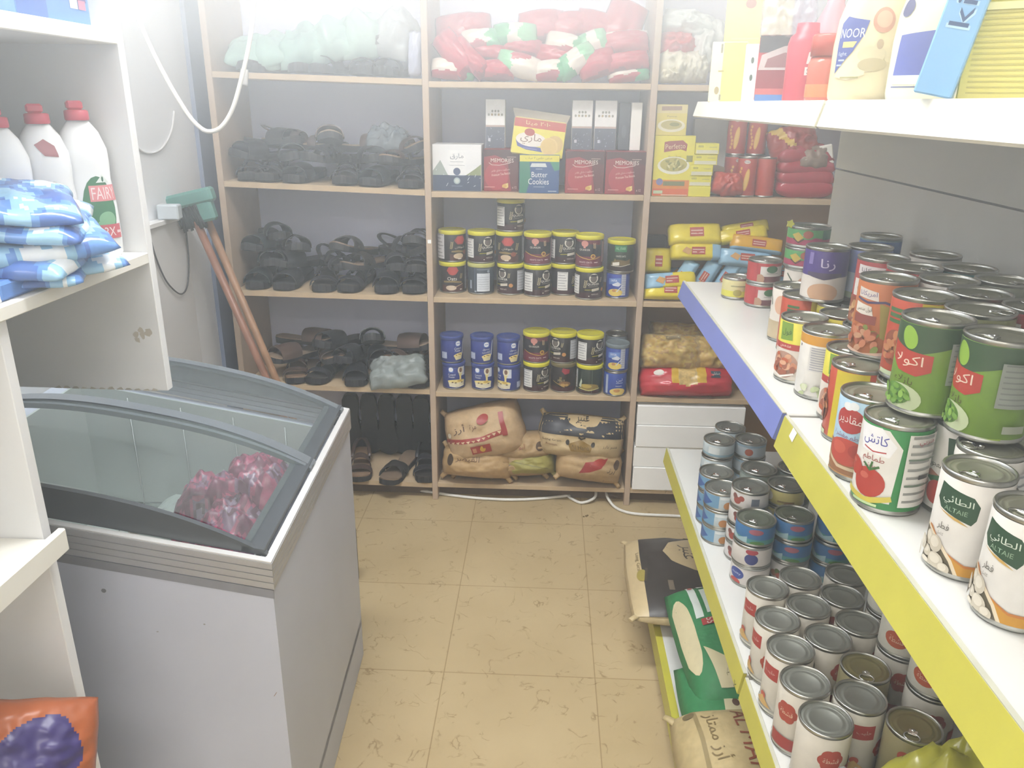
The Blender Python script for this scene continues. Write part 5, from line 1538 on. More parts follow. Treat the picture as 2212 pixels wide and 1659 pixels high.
    D['wred'] = ('d5d0ca', [('e', .0, .074, .024, .012, 'b85a48'), ('r', -W, 0, W, .05, '8a8a78'), ('r', -.03, .08, .03, .086, 'e2ddd6')])
    D['gray'] = ('8e9384', [('r', -W, .06, W, .085, '9fa596'), ('r', -.03, .03, .02, .052, 'd2d2c6')])
    D['olive'] = ('7d7f4c', [('r', -W, .0, W, .03, '6a5a38'), ('p', [(-.03, .09), (.02, .09), (.03, .06), (-.02, .05)], 'c9c4a4')])
    D['chick'] = ('d8d0c6', [('e', .0, .072, .014, .018, 'cfa488'), ('r', .024, .076, .052, .080, '5a544c'), ('l', [(-.038, .094), (-.026, .082), (-.022, .07)], .003, '4a5a48'), ('r', .07, .06, .08, .095, '9aa090'), ('t', 'حمص', -.034, .055, .010, '3f5a3a', {'w': .014}), ('r', -W, 0, W, .04, 'b9a888')])
    D['purple'] = ('47307e', [('r', -W, 0, W, .045, 'd8d0c8'), ('t', 'رنا', .004, .066, .020, 'cdc4e0', {'w': .024}), ('r', -.03, .065, -.022, .085, '7a6aa8'), ('p', [(-.03, .046), (0, .040), (.03, .046), (.03, .052), (-.03, .052)], '4a3a5a'), ('e', .0, .018, .026, .016, 'c9a080')])
    D['peri'] = ('7f8cc4', [('r', -W, 0, W, .05, 'b3c0d4'), ('e', .014, .060, .022, .022, '8a4a48'), ('e', .014, .062, .014, .012, 'a8605a'), ('r', -W, 0, W, .016, 'a3b49a')])
    D['steel'] = ('66808e', [('r', -W, .06, W, .085, '4f6ea8'), ('r', -.03, .02, .02, .05, 'b3b8b4')])
    return D

def squeeze(it, f):
    out = []
    for q in it:
        q = list(q)
        if q[0] in 'pl': q[1] = [(u * f, v) for u, v in q[1]]
        elif q[0] == 'r': q[1] *= f; q[3] *= f
        elif q[0] == 'e': q[1] *= f; q[3] *= f
        elif q[0] == 't':
            q[2] *= f
            if len(q) > 6 and 'w' in q[6]: q[6] = dict(q[6], w=q[6]['w'] * f)
        out.append(tuple(q))
    return out

def slide(it, du):
    out = []
    for q in it:
        q = list(q)
        if q[0] in 'pl': q[1] = [(u + du, v) for u, v in q[1]]
        elif q[0] == 'r': q[1] += du; q[3] += du
        elif q[0] == 'e': q[1] += du
        out.append(tuple(q))
    return out

def gondola_mid():
    D = designs()
    RM_ = .0318
    D['mush'] = (D['mush'][0], squeeze(D['mush'][1][:6] + slide(D['mush'][1][6:], .012), .90))
    rof = lambda k: RM_ if k == 'mush' else RT
    P = {k: tin('food_tin', rof(k), .094 if k in ('purple', 'peri', 'steel') else HT, v[0], v[1], '9c9c88') for k, v in D.items()}
    z0 = Z_MID + .0008
    grp = 'food tins on the middle gondola shelf'
    L0 = [('maq', 1870, 845, -28, 'pale blue tomato tin with red oval, front row above the yellow strip'), ('catch', 1938, 893, -26, 'green and white tomato tin with nutrition panel, front row'), ('tomw', 2060, 905, -40, 'white tin with a tomato, between the green tomato tin and the mushroom tins'), ('mush', 2118, 1010, -20, 'white mushroom tin with dark green logo, nearest full one at the right edge'),
          ('mush', 2240, 1095, -30, 'white mushroom tin cut by the right edge of the photo'), ('mush', 2140, 957, -70, 'mushroom tin with a shiny pull tab just behind the nearest mushroom tin'), ('back', 1788, 707, 0, 'white tin with orange band showing its back text, front row beyond the blue strip'), ('bean', 1749, 687, -40, 'yellow and green bean tin left of the orange-banded white tin'),
          ('bean', 1825, 676, 60, 'bean tin behind the orange-banded white tin'), ('fava', 1855, 701, 100, 'tin with plain lid right behind the orange-banded white tin'), ('bean', 1864, 754, -30, 'yellow-topped bean tin half hidden in the front row, beside the big peas tins'), ('fava', 1884, 787, -60, 'red and yellow tin with ring-pull between the bean tin and the pale blue tomato tin'),
          ('gray', 1903, 824, 0, 'low tin lid showing behind the pale blue tomato tin'), ('wred', 1878, 732, 0, 'dark-lidded tin under the brown bean tin'), ('fava', 1744, 632, 12, 'red and yellow broad bean tin standing further back in the front row'), ('chick', 1719, 617, -30, 'white tin with yellow rim left of the red and yellow broad bean tin'),
          ('bean', 1810, 652, 30, 'yellow tin with greenish lid, second row behind the broad bean tin'), ('bean', 1781, 608, 30, 'tin whose grey lid shows under the purple tin'), ('fava', 1796, 627, 40, 'red-rimmed tin below the purple tin'), ('chick', 1735, 575, 8, 'white tin with a tan emblem carrying the two green and pink tins')]
    pos = [atz(u, v, z0 + HT) for _, u, v, _, _ in L0]
    # short tins at the far end
    short = [(.493, 1.775, .037), (.452, 1.84, .034)]
    Q0 = relax([(p.x, p.y) for p in pos], [rof(q[0]) + .0006 for q in L0], XG + .004, XP - .002, 400, short, [9, 9, 3, 9, 6, 2, 9, 3] + [1] * 12)
    for (k, u, v, turn, lab), (x, y) in zip(L0, Q0):
        P[k].place((x, y, z0), face_eye(x, y, turn), lab, 'tin', grp)
    L1 = [('brown', 1922, 596, -8, 'orange-brown bean tin with white name panels in the upper layer'), ('redw', 1910, 553, -10, 'red bean tin with white name panel, upper layer behind the orange-brown one'), ('fava', 2004, 634, -14, 'tall red and yellow tin beside the first peas tin in the upper layer'), ('peas', 2038, 683, -20, 'green peas tin with leaf and red oval, the farther of the two big ones'), ('peas', 2162, 717, -40, 'green peas tin with red oval, the nearer of the two big ones'),
          ('olive', 2096, 666, 90, 'olive tin lid just behind the two peas tins'), ('wred', 2058, 601, 0, 'white and red tin in the upper layer behind the red and yellow tin'), ('gray', 2130, 634, 0, 'greyish upper tin near the back panel, right of the white and red tin'), ('redw', 1977, 574, 70, 'tin with a white text panel turned sideways in the upper layer'), ('wred', 2022, 547, -10, 'white tin with a red oval against the back panel'),
          ('teal', 2094, 576, 0, 'teal tin against the back panel'), ('gray', 2165, 602, 50, 'dull grey tin against the back panel, right of the teal one'), ('redw', 2222, 655, 200, 'tin with a red stripe at the right edge behind the peas tins'), ('purple', 1793, 530, 0, 'purple and white tin with curly Arabic lettering'), ('peri', 1879, 530, -10, 'lavender blue tin right of the purple tin'), ('steel', 1905, 507, 0, 'blue-topped tin farthest back against the panel')]
    pos1 = [atz(u, v, z0 + HT + (.094 if k in ('purple', 'peri', 'steel') else HT) + .0005) for k, u, v, _, _ in L1]
    Q1 = relax([(p.x, p.y) for p in pos1], [RT + .0006] * len(pos1), XG + .004, XP - .002, 400, (), [5, 2, 4, 12, 12] + [1] * 8 + [4, 4, 2])
    allz = list(Q0)
    for (k, u, v, turn, lab), (x, y) in zip(L1, Q1):
        P[k].place((x, y, z0 + HT + .0005), face_eye(x, y, turn), lab, 'tin', grp)
        if min(math.hypot(x - a, y - b) for a, b in allz) > .030:
            # the tin it stands on, out of sight in the lower layer
            best = None
            for da in range(0, 24):
                for rr in (0, .008, .016, .024, .032):
                    a, b = x + rr * math.cos(da * PI / 12), y + rr * math.sin(da * PI / 12)
                    if XG + RT < a < XP - RT - .002 and all(math.hypot(a - c, b - d) > 2 * RT + .001 for c, d in allz + short_pts(short)):
                        best = (a, b) if best is None or rr < best[2] else best[:2]
                        best = (*best[:2], rr); break
                if best and best[2] == 0: break
            if best:
                allz.append(best[:2])
                P['gray'].place((best[0], best[1], z0), 0, 'greyish tin hidden in the lower layer beneath the upper tins of the middle gondola shelf', 'tin', 'hidden tins in the lower layer')
    # short tins
    red_it = [('r', -.004, 0, .06, .04, 'd3cdc8'), ('e', .022, .034, .013, .008, '3f6a44'), ('r', -.2, 0, .2, .018, '6a3a40'), ('e', -.004, .012, .010, .011, 'b08a70'), ('r', -.2, 0, -.010, .06, 'b03a3c'), ('r', .010, .024, .036, .0255, '9a9a96')]
    red = tin('tomato_paste_tin', .0362, .0525, 'b03a3c', red_it, '9a9a8c')
    for k in range(2):
        red.place((.493, 1.775, z0 + k * .0528), face_eye(.49, 1.77, -6), f'small red tin with white panel, {["lower", "upper"][k]} of the pair, far end of the middle gondola', 'tin', 'pair of small red tins')
    yl = tin('small_tin', .033, .050, 'c9c08a', [('r', -.2, 0, .2, .02, 'c9c44a'), ('e', -.004, .016, .010, .008, 'a39a4a'), ('r', -.02, .03, .02, .033, '9a9468')], '9a9a8c')
    yl.place((.452, 1.845, z0), 0, 'small pale yellow tin left behind the small red pair', 'tin')
    i = 19
    x, y = Q0[i]
    gp_it = [('r', -.2, .0, .2, .018, 'a83a5a'), ('p', [(.0, .0), (-.012, .010), (.014, .022), (.06, .016), (.06, 0)], 'b04068'), ('p', [(-.034, .026), (-.020, .032), (-.008, .022), (-.020, .012)], 'c9b04a'), ('l', [(-.030, .018), (-.018, .011), (-.008, .018)], .0024, '4a3a2a'), ('e', .0, .028, .010, .008, 'b0604a'), ('r', .03, .018, .2, .05, '3f7a5a')]
    gp = tin('tuna_tin', .0425, .0430, '58a05a', gp_it, '7f8a74')
    for k in range(2):
        gp.place((x + .002, y, z0 + HT + .0005 + k * .0434), face_eye(x, y, 0), f'green and pink fish tin, {["lower", "upper"][k]} of the two, far end of the gondola', 'tin', 'pair of green and pink fish tins')
    # little yellow star tag on the stack
    mb = MB()
    pts = [((.009 if j % 2 == 0 else .006) * math.cos(j * PI / 5), (.009 if j % 2 == 0 else .006) * math.sin(j * PI / 5)) for j in range(10)]
    mb.prism(pts, 'y', -.001, .001, mat('d9d84a', .5))
    p = Vector((x - .044, y - .020, z0 + HT + .087 + .004))
    tag(mb.build('price_star', None, p), 'tiny yellow star tag stuck on the upper green and pink fish tin', 'tag')
def short_pts(s):
    return [(a, b) for a, b, _ in s]

def gondola_low():
    z0 = Z_LOW + .0008
    W = .24
    HS, RS = .0410, .0378
    fl = lambda c: [('e', -.012, .018, .009, .008, c), ('e', -.002, .024, .006, .006, c), ('e', -.018, .026, .006, .006, '7a4a44'), ('r', .018, .012, .034, .028, '6a7080'), ('r', -.03, .033, .03, .0335, 'b9b9b4')]
    des = {
        'silver': ('b9c4c8', [('r', -.2, .0, .2, .012, '8aa6b4'), ('r', -.016, .012, .012, .03, 'd2d8d8')], True),
        'silo': ('b3bcc2', [('e', .004, .018, .010, .009, 'a8583f'), ('r', -.2, .03, .2, .036, '8fa6b6')], True),
        'tuna': ('b9c6cc', [('r', -.2, .0, -.006, .041, '6a94b4'), ('p', [(-.05, .0), (-.02, .018), (-.05, .036)], '3f5f9a'), ('e', .014, .014, .010, .009, 'b07a48'), ('r', -.004, .028, .026, .034, 'd5dadb')], True),
        'red': ('d2cecc', fl('9a4a40'), True),
        'oliv': ('b3a868', [('e', -.014, .020, .009, .010, 'd8d4c8'), ('r', .006, .012, .04, .016, '7d6a3a'), ('e', .03, .008, .012, .006, '8a5a3a')], True),
        'dark': ('707a74', [('r', -.2, .02, .2, .03, '8a948c')], True),
    }
    P = {k: tin('tuna_tin', RS, HS, v[0], v[1], '8f938e', v[2]) for k, v in des.items()}
    HB = .0465
    bl = {
        'blue': ('3a6ea0', [('r', -.2, 0, .2, .016, '4a8a8a'), ('p', [(-.05, .03), (-.02, .012), (.0, .020), (.0, .0), (-.05, .0)], '9ab8c0'), ('e', .016, .032, .014, .006, 'a05a6a'), ('e', .02, .008, .014, .005, '4a7a3a')], True),
        'oval': ('cfc9c4', [('e', -.010, .026, .017, .012, '3d4a8a'), ('t', 'nuity', -.010, .026, .006, 'b9c0d8', {'w': .022}), ('e', -.012, .008, .013, .007, 'b04038')], False),
        'oval2': ('cfc9c4', [('e', .022, .020, .013, .012, '3a3f7a'), ('e', .022, .036, .012, .006, 'a8404a')], False),
        'flower': ('cfcbc6', [('e', -.016, .016, .008, .007, '9a6a50'), ('e', -.008, .022, .006, .006, '6a7a4a'), ('e', -.004, .014, .006, .006, 'a85a48'), ('e', -.034, .024, .006, .009, '4a5460'), ('e', -.042, .014, .006, .007, '5a5a60')], False),
    }
    B = {k: tin('short_tin', RS, HB, v[0], v[1], '7c8474', v[2]) for k, v in bl.items()}
    stacks = [  # x, y of the stack, then tins bottom to top
        ('t', .485, 1.880, ['silver', 'silver', 'silver'], -4, 'far left silver-blue stack'), ('t', .440, 1.800, ['silver', 'silver', 'silver'], 0, 'near silver-blue stack'), ('t', .520, 1.806, ['silo', 'silo', 'silo'], 6, 'silver stack with orange dot'),
        ('t', .398, 1.615, ['tuna', 'tuna', 'tuna'], 10, 'left blue and white tuna stack'), ('t', .402, 1.535, ['tuna', 'tuna', 'tuna'], 16, 'front blue and white tuna stack'), ('t', .432, 1.470, ['red', 'red', 'red', 'red'], 4, 'white stack with red flower'),
        ('t', .508, 1.482, ['oliv', 'oliv', 'oliv', 'oliv'], -6, 'olive yellow stack'), ('t', .470, 1.553, ['dark', 'dark', 'dark', 'dark'], 0, 'dark stack behind the red flower stack'), ('t', .547, 1.560, ['dark', 'dark', 'dark', 'dark'], 0, 'dark stack behind the olive stack'),
        ('b', .425, 1.378, ['oval', 'oval2', 'blue'], -6, 'blue-topped stack with an oval mark'), ('b', .506, 1.398, ['flower', 'blue', 'blue'], 4, 'second blue stack'), ('b', .588, 1.395, ['blue', 'blue', 'blue'], 10, 'third blue stack towards the back panel')]
    XY = relax([(s[1], s[2]) for s in stacks], [RS + .0008] * len(stacks), XG + .002, XP - .002, 300)
    for (fam, _, _, lst, turn, nm), (x, y) in zip(stacks, XY):
        h, PP = (HS, P) if fam == 't' else (HB, B)
        lv = {3: ['bottom', 'middle', 'top'], 4: ['bottom', 'second', 'third', 'top']}[len(lst)]
        for k, d in enumerate(lst):
            PP[d].place((x + .0012 * math.sin(k * 2.1 + x * 50), y + .001 * math.cos(k * 3), z0 + k * (h + .0004)), face_eye(x, y, turn - 20 + 7 * math.sin(k * 4)), f'{lv[k]} tin of the {nm} on the lower gondola shelf', 'tin', 'short tins on the lower gondola shelf')
    # evaporated milk tins
    RM, HM = .0355, .112
    flower = lambda u, v, s, c='a8483a': [('e', u + s * .55 * math.cos(a), v + s * .55 * math.sin(a), s * .55, s * .55, c) for a in [k * PI / 3 for k in range(6)]] + [('e', u, v, s * .7, s * .7, c), ('t', 'قشطة', u, v, s * .5, 'd8c0a8', {'w': s * 1.3})]
    mk = [('r', -.038, .066, -.008, .090, 'a8403c'), ('t', 'حليب', -.023, .078, .008, 'd8b8b0', {'w': .020})] + flower(.010, .046, .014) + [('r', .03, .012, .05, .024, 'c08a4a'), ('e', -.03, .03, .006, .006, 'b85a4a'), ('p', [(-.05, .012), (-.03, .03), (-.012, .014)], 'c9a468'), ('r', -.2, 0, .2, .010, 'c9c6ba'), ('r', .045, .05, .07, .09, 'b9b5a8')] + flower(-.085, .070, .014) + flower(.085, .05, .014)
    mk2 = flower(-.008, .072, .016) + [('r', .016, .04, .040, .058, 'a8403c'), ('r', -.2, 0, .2, .008, 'b9b5a8'), ('r', -.03, .010, .01, .03, '9c3a34')] + flower(.08, .06, .015)
    M1, M2 = tin('milk_tin', RM, HM, 'd2cdc2', mk, '94968e', False), tin('milk_tin', RM, HM, 'cfc9bd', mk2, '94968e', False)
    M3 = tin('milk_tin', RM, HM - .002, '8d8460', mk2[:2], '8c8458', True)
    W2 = [('e', .012, .030, .018, .014, 'b8583a'), ('t', 'قشطة', .012, .030, .010, 'dcb8a0', {'w': .022}), ('r', -.2, .066, .2, .112, 'd5d0c6'), ('e', -.012, .072, .010, .008, 'c4603c'), ('r', .0, .060, .04, .072, 'bd6a3c'), ('r', -.2, 0, .2, .006, 'a8a498')]
    M4 = tin('cream_tin', RM, HM - .010, 'dcd8cc', W2, '94968e', False)
    L = [(M1, 1665, 1267, -10, 'milk tin at the far end of the front row of milk tins'), (M1, 1734, 1249, 20, 'milk tin with dark lid, far end of the second row'), (M2, 1821, 1252, 0, 'milk tin at the far end of the third row'), (M2, 1741, 1314, 50, 'milk tin with bright rim, second in the second row'), (M2, 1809, 1291, 10, 'milk tin, second in the third row'), (M1, 1675, 1332, -20, 'milk tin with ringed lid, second in the front row'),
         (M1, 1689, 1391, -6, 'milk tin with red name panel and red flower, third in the front row'), (M2, 1772, 1376, 60, 'milk tin with ringed lid, third in the second row'), (M2, 1831, 1347, 90, 'milk tin, third in the third row'), (M2, 1741, 1454, -18, 'milk tin with a red flower on the left side, fourth in the front row'), (M3, 1868, 1440, 10, 'olive-lidded tin with pull tab among the milk tins'), (M1, 1848, 1498, 60, 'milk tin just behind the nearest milk tin'), (M2, 1783, 1540, 38, 'nearest milk tin, last in the front row'), (M3, 1968, 1558, 0, 'dark tin with pull tab in the shade near the back panel')]
    pos = [atz(u, v, z0 + HM) for _, u, v, _, _ in L]
    under = [(.573, 1.138), (.560, 1.040), (.575, .948)]
    n = len(pos)
    Q = relax([(p.x, p.y) for p in pos] + under, [RM + .0007] * (n + 3), XG + .002, XP - .002, 300, [(x, y, RS) for x, y in XY])
    for (m, u, v, turn, lab), (x, y) in zip(L, Q[:n]):
        m.place((x, y, z0), face_eye(x, y, turn), lab, 'tin', 'milk tins on the lower gondola shelf')
    for i, (x, y) in enumerate(Q[n:]):
        M2.place((x, y, z0), 0, 'milk tin hidden beneath the upper white and orange tins', 'tin', 'hidden milk tins')
        M4.place((x, y, z0 + HM + .0005), face_eye(x, y, (-30, -34, -40)[i]), f'white and orange cream tin in the upper layer, {["farthest", "middle one", "nearest"][i]} by the yellow strip', 'tin', 'white and orange cream tins')
    # film and yellow packet at the near end
    p = atz(1700, 1655, z0 + .02)
    o = Pillow(.10, .10, .05, seed=7, lump=.5).mesh(MB(), film('c9c9c4', .3, .12), 20, 16).build('plastic_film', None, (max(p.x, .41), .80, z0), (0, 0, .3)); tag(o, 'crumpled clear film in front of the nearest milk tin, bottom of the photo', 'film')
    o = Pillow(.20, .15, .10, seed=17, lump=.3).mesh(MB(), shiny('a8a43a', .3), 24, 18).build('yellow_packet', None, (.545, .775, z0 + .012), (0, 0, .2)); tag(o, 'yellow packet lying in the shade at the near end of the lower gondola shelf', 'packet')

def gondola_top():
    z = Z_TOP + .0008
    def at(px, x): return atx(px, 214, x).y
    def scale(y): return (y * .94 + .0) / F_PX
    # cartons at the far end
    yl, yw = 'd9cf7a', 'e4dfb8'
    def cart(px0, px1, x, h, d, col, items, lab, zb=0.0, name='carton_box', rz=0):
        y0, y1 = at(px1, x), at(px0, x)
        yc = (y0 + y1) / 2
        w = (px1 - px0) * (yc * .95 + .12) / F_PX
        # front faces the viewer
        a = face_eye(x, yc) + rz
        return carton(name, w, d, h, col, items, lab, 'box', (x, yc, z + zb), a)
    cart(1536, 1602, .385, .122, .06, yw, [('r', -.012, 0, .04, .2, 'd8cf6a'), ('e', -.020, .024, .005, .008, '9a8a5a'), ('r', -.018, .10, -.014, .118, '8a8468'), ('r', -.020, .062, -.008, .065, 'a89c5a'), ('r', -.014, .004, -.010, .016, '8a8468')], 'cream and yellow carton, far left on the top gondola shelf')
    cart(1603, 1632, .400, .108, .04, 'd0d2d2', [('r', -.006, .02, .006, .09, 'e2e2e0'), ('e', 0, .078, .003, .006, '4a5a4a'), ('e', 0, .046, .003, .006, '4a5a4a')], 'narrow grey and white carton right of the cream and yellow one')
    cart(1633, 1662, .405, .110, .04, 'c4c6c2', [('r', -.02, .092, .02, .1, 'd9d4b4'), ('r', -.004, .01, .004, .086, 'e0e0de'), ('e', .004, .010, .006, .003, '5a6a5a')], 'narrow grey carton beside the clear-wrapped red packet')
    cart(1560, 1640, .44, .130, .06, 'e0d67a', [('e', .006, .086, .012, .010, '9a6a5a'), ('r', -.03, .012, .03, .016, 'cfc48a')], 'large yellow carton on top of the narrow cartons', .1225)
    cart(1640, 1690, .46, .130, .06, 'd8d48a', [], 'pale yellow carton on top, partly behind the clear wrap', .1225)
    # red and black packet with clear wrap, on a blue band
    y = at(1682, .40)
    t = thing('sauce_packet', 'red and black packet with blue foot and crinkled clear top', 'packet', (.40, y, z), (0, 0, face_eye(.40, y)))
    mb = MB().box(-.042, 0, 0, .042, .05, .108, mat('b04048', .35), .004)
    mb.art(plane_surf((0, 0, 0), (1, 0, 0), (0, 0, 1)), [('r', -.041, .001, .041, .012, '4a7ab8'), ('r', -.041, .012, .041, .022, 'b85a5a'), ('r', -.041, .022, .041, .052, '8a2f3c'), ('r', -.041, .08, .041, .107, '4a4a4e'), ('p', [(-.040, .052), (-.036, .076), (.0, .090), (.041, .094), (.041, .052)], 'b9b0b0'), ('p', [(-.030, .056), (-.026, .070), (.002, .080), (.02, .076), (.02, .056)], '8a5a5c'), ('r', .02, .04, .024, .06, 'd8d0d0')], None, None)
    mb.build('packet', t)
    mb = MB(); Pillow(.09, .10, .035, seed=5, lump=.6, freq=4).mesh(mb, film('e0e0ea', .4, .08), 24, 20); mb.build('clear_wrap', t, (.0, .03, .150), (PI / 2, 0, 0))
    # red canister
    y = at(1727, .41)
    pr = [(0, 0), (.027, 0), (.028, .004), (.028, .088), (.025, .098), (.018, .104), (.017, .118), (0, .118)]
    t = thing('red_canister', 'plain red canister with a white arch mark, right of the red and black packet', 'can', (.41, y, z), (0, 0, face_eye(.41, y)))
    mb = MB().lathe(pr, mat('b8394a', .4, 0, .04, 20), 32)
    mb.art(can_surf(.0281), [('l', [(.006, .058), (.008, .072), (.016, .076), (.022, .070), (.022, .058)], .005, 'd8c4c4'), ('r', .002, .040, .030, .052, 'd8d0d0'), ('t', 'SOS', .014, .046, .008, '5a4a4a', {'w': .018})], .006)
    mb.build('body', t)
    # little jar and bottle
    y = at(1776, .405)
    t = thing('sauce_jar', 'small jar with red lid and orange bottom left of the big cream jug', 'jar', (.405, y, z), (0, 0, face_eye(.405, y)))
    MB().lathe([(0, 0), (.024, 0), (.026, .004), (.026, .052), (.021, .062), (0, .062)], mat('c0604c', .25, 0, .1, 20), 28).build('body', t)
    MB().lathe([(.0262, .006), (.0264, .008), (.0264, .022), (.0262, .024)], mat('cf7a4a', .35), 28).build('label', t)
    MB().lathe([(.0, .092), (.022, .092), (.0245, .089), (.0245, .0625), (.0, .0625)][::-1], mat('b84a3c', .35), 28).build('lid', t)
    y = at(1778, .46)
    t = thing('syrup_bottle', 'pinkish bottle with a pale cap behind the small red-lidded jar', 'bottle', (.46, y, z), (0, 0, 0))
    MB().lathe([(0, 0), (.027, 0), (.028, .005), (.028, .12), (.014, .15), (.013, .17), (0, .17)], mat('c08a94', .2, 0, .06, 20), 28).build('body', t)
    MB().lathe([(.0145, .168), (.0155, .17), (.0155, .192), (0, .192)], mat('d5c4c4', .4), 20).build('cap', t)
    # cream jugs
    def jug(px, x, h, w, body, items, lab, turn, cap='d8d4c0'):
        y = at(px, x)
        t = thing('cream_jug', lab, 'bottle', (x, y, z), (0, 0, face_eye(x, y, turn)))
        r = w / 2
        pr = [(0, 0), (r * .90, 0), (r * .97, h * .02), (r, h * .06), (r * .99, h * .40), (r * .92, h * .58), (r * .74, h * .74), (r * .48, h * .86), (r * .34, h * .90), (r * .34, h * .93), (0, h * .93)]
        mb = MB().lathe(pr, mat(body, .22, 0, .03, 12), 44, .72)
        mb.build('body', t)
        mb = MB()
        mb.art(prof_surf(pr, .72, r), items, .006, .006, None, base=.0006)
        mb.build('label', t)
        MB().lathe([(r * .36, h * .915), (r * .38, h * .92), (r * .37, h), (0, h)], mat(cap, .4), 24, .9).build('cap', t)
        mb = MB().tube([(r * .55, .0, h * .82), (r * .95, 0, h * .74), (r * 1.04, 0, h * .55), (r * .96, 0, h * .40)], .008, mat(body, .22, 0, .03, 12), 8)
        mb.build('handle', t)
        return t
    it = [('p', [(-.043, .094), (-.034, .102), (-.020, .099), (-.002, .096), (-.006, .080), (-.018, .060), (-.043, .034)], '4a569c'), ('t', 'NOOR', -.023, .082, .011, 'd8dce6', {'w': .036}), ('p', [(-.034, .072), (-.014, .072), (-.018, .065), (-.034, .065)], 'cdbb7a'), ('t', 'light', -.032, .057, .006, 'c3cbe0', {'w': .013}), ('r', -.038, .049, -.028, .051, 'b3bddc'), ('r', -.040, .043, -.031, .045, 'b3bddc'),
          ('e', .016, .096, .0140, .0150, 'bd8a70'), ('e', .016, .097, .010, .010, 'cda68a'), ('p', [(-.042, .030), (-.012, .062), (.004, .062), (.0, .032), (-.02, .026)], 'd8cfae'), ('e', .006, .056, .017, .010, 'cfc3a0'), ('e', .008, .044, .017, .008, 'b9ac86'), ('e', .014, .068, .004, .006, 'b09a7a'), ('r', -.03, .028, -.006, .030, 'a39c6a')]
    jug(1864, .415, .172, .092, 'ddd0aa', it, 'large cream jug with a blue wave label on the top gondola shelf', -6)
    it2 = [('p', [(-.030, .075), (.02, .080), (.02, .03), (-.034, .03)], '5560a8'), ('r', -.034, .020, .02, .030, 'd5d9e2'), ('r', -.034, .016, .02, .0175, '5a6088'), ('e', -.03, .105, .010, .010, '4a4a72')]
    jug(1985, .455, .170, .080, 'd9d8c4', it2, 'second jug with a blue label, mostly behind the light blue box', -10, '6a6a70')
    # tilted light blue box
    y = atx(2012, 207, .352).y + .010
    h = .165
    it = [('t', 'kiri', .0, .110, .030, '3a5284', {'w': .068, 'rot': PI / 2}), ('r', -.016, .0, -.0148, h, '8ab4dc')]
    o = carton('cheese_box', .033, .026, h, '7fb0dc', [], 'light blue box with vertical dark lettering, leaning and overhanging the top shelf edge', 'box', (.352, y - .010, z + .004), face_eye(.38, y) - .05)
    o.rotation_euler = (0, math.radians(11), face_eye(.38, y) - .06)
    mb = MB(); mb.art(plane_surf((0, 0, 0), (1, 0, 0), (0, 0, 1)), [('t', 'kiri', .0, .082, .020, 'a9cbe8', {'w': .050, 'rot': PI / 2}), ('t', 'kiri', .0, .082, .0165, '34507c', {'w': .046, 'rot': PI / 2})], None, None, base=.0004); mb.build('lettering', o)
    # yellow cartons nearest
    y = at(2150, .40)
    txt = [('r', -.075, .006 + k * .0048, .07 - .02 * ((k * 5) % 3), .0074 + k * .0048, 'b9b05e') for k in range(15)]
    carton('yellow_carton', .165, .07, .083, 'd8cf72', txt + [('r', -.082, .076, .082, .083, 'e4dda0')], 'pale yellow carton with fine print, lower one at the right edge of the top shelf', 'box', (.445, y - .02, z), face_eye(.445, y) - .10)
    carton('yellow_carton', .150, .07, .12, 'd9d060', [('r', -.05, .022, -.014, .052, 'aeb0b0')] + [('r', -.048 + k * .0045, .024, -.046 + k * .0045, .050, '6a6e78') for k in range(8)] + [('r', .0, .028, .012, .056, '9a9c6a')], 'bright yellow carton with a barcode, on the pale yellow carton', 'box', (.455, y - .012, z + .0835), face_eye(.445, y) - .04)
    carton('yellow_carton', .10, .05, .19, 'd9d070', [], 'yellow carton standing at the back behind the jugs', 'box', (.56, at(2040, .56), z), face_eye(.56, .95))

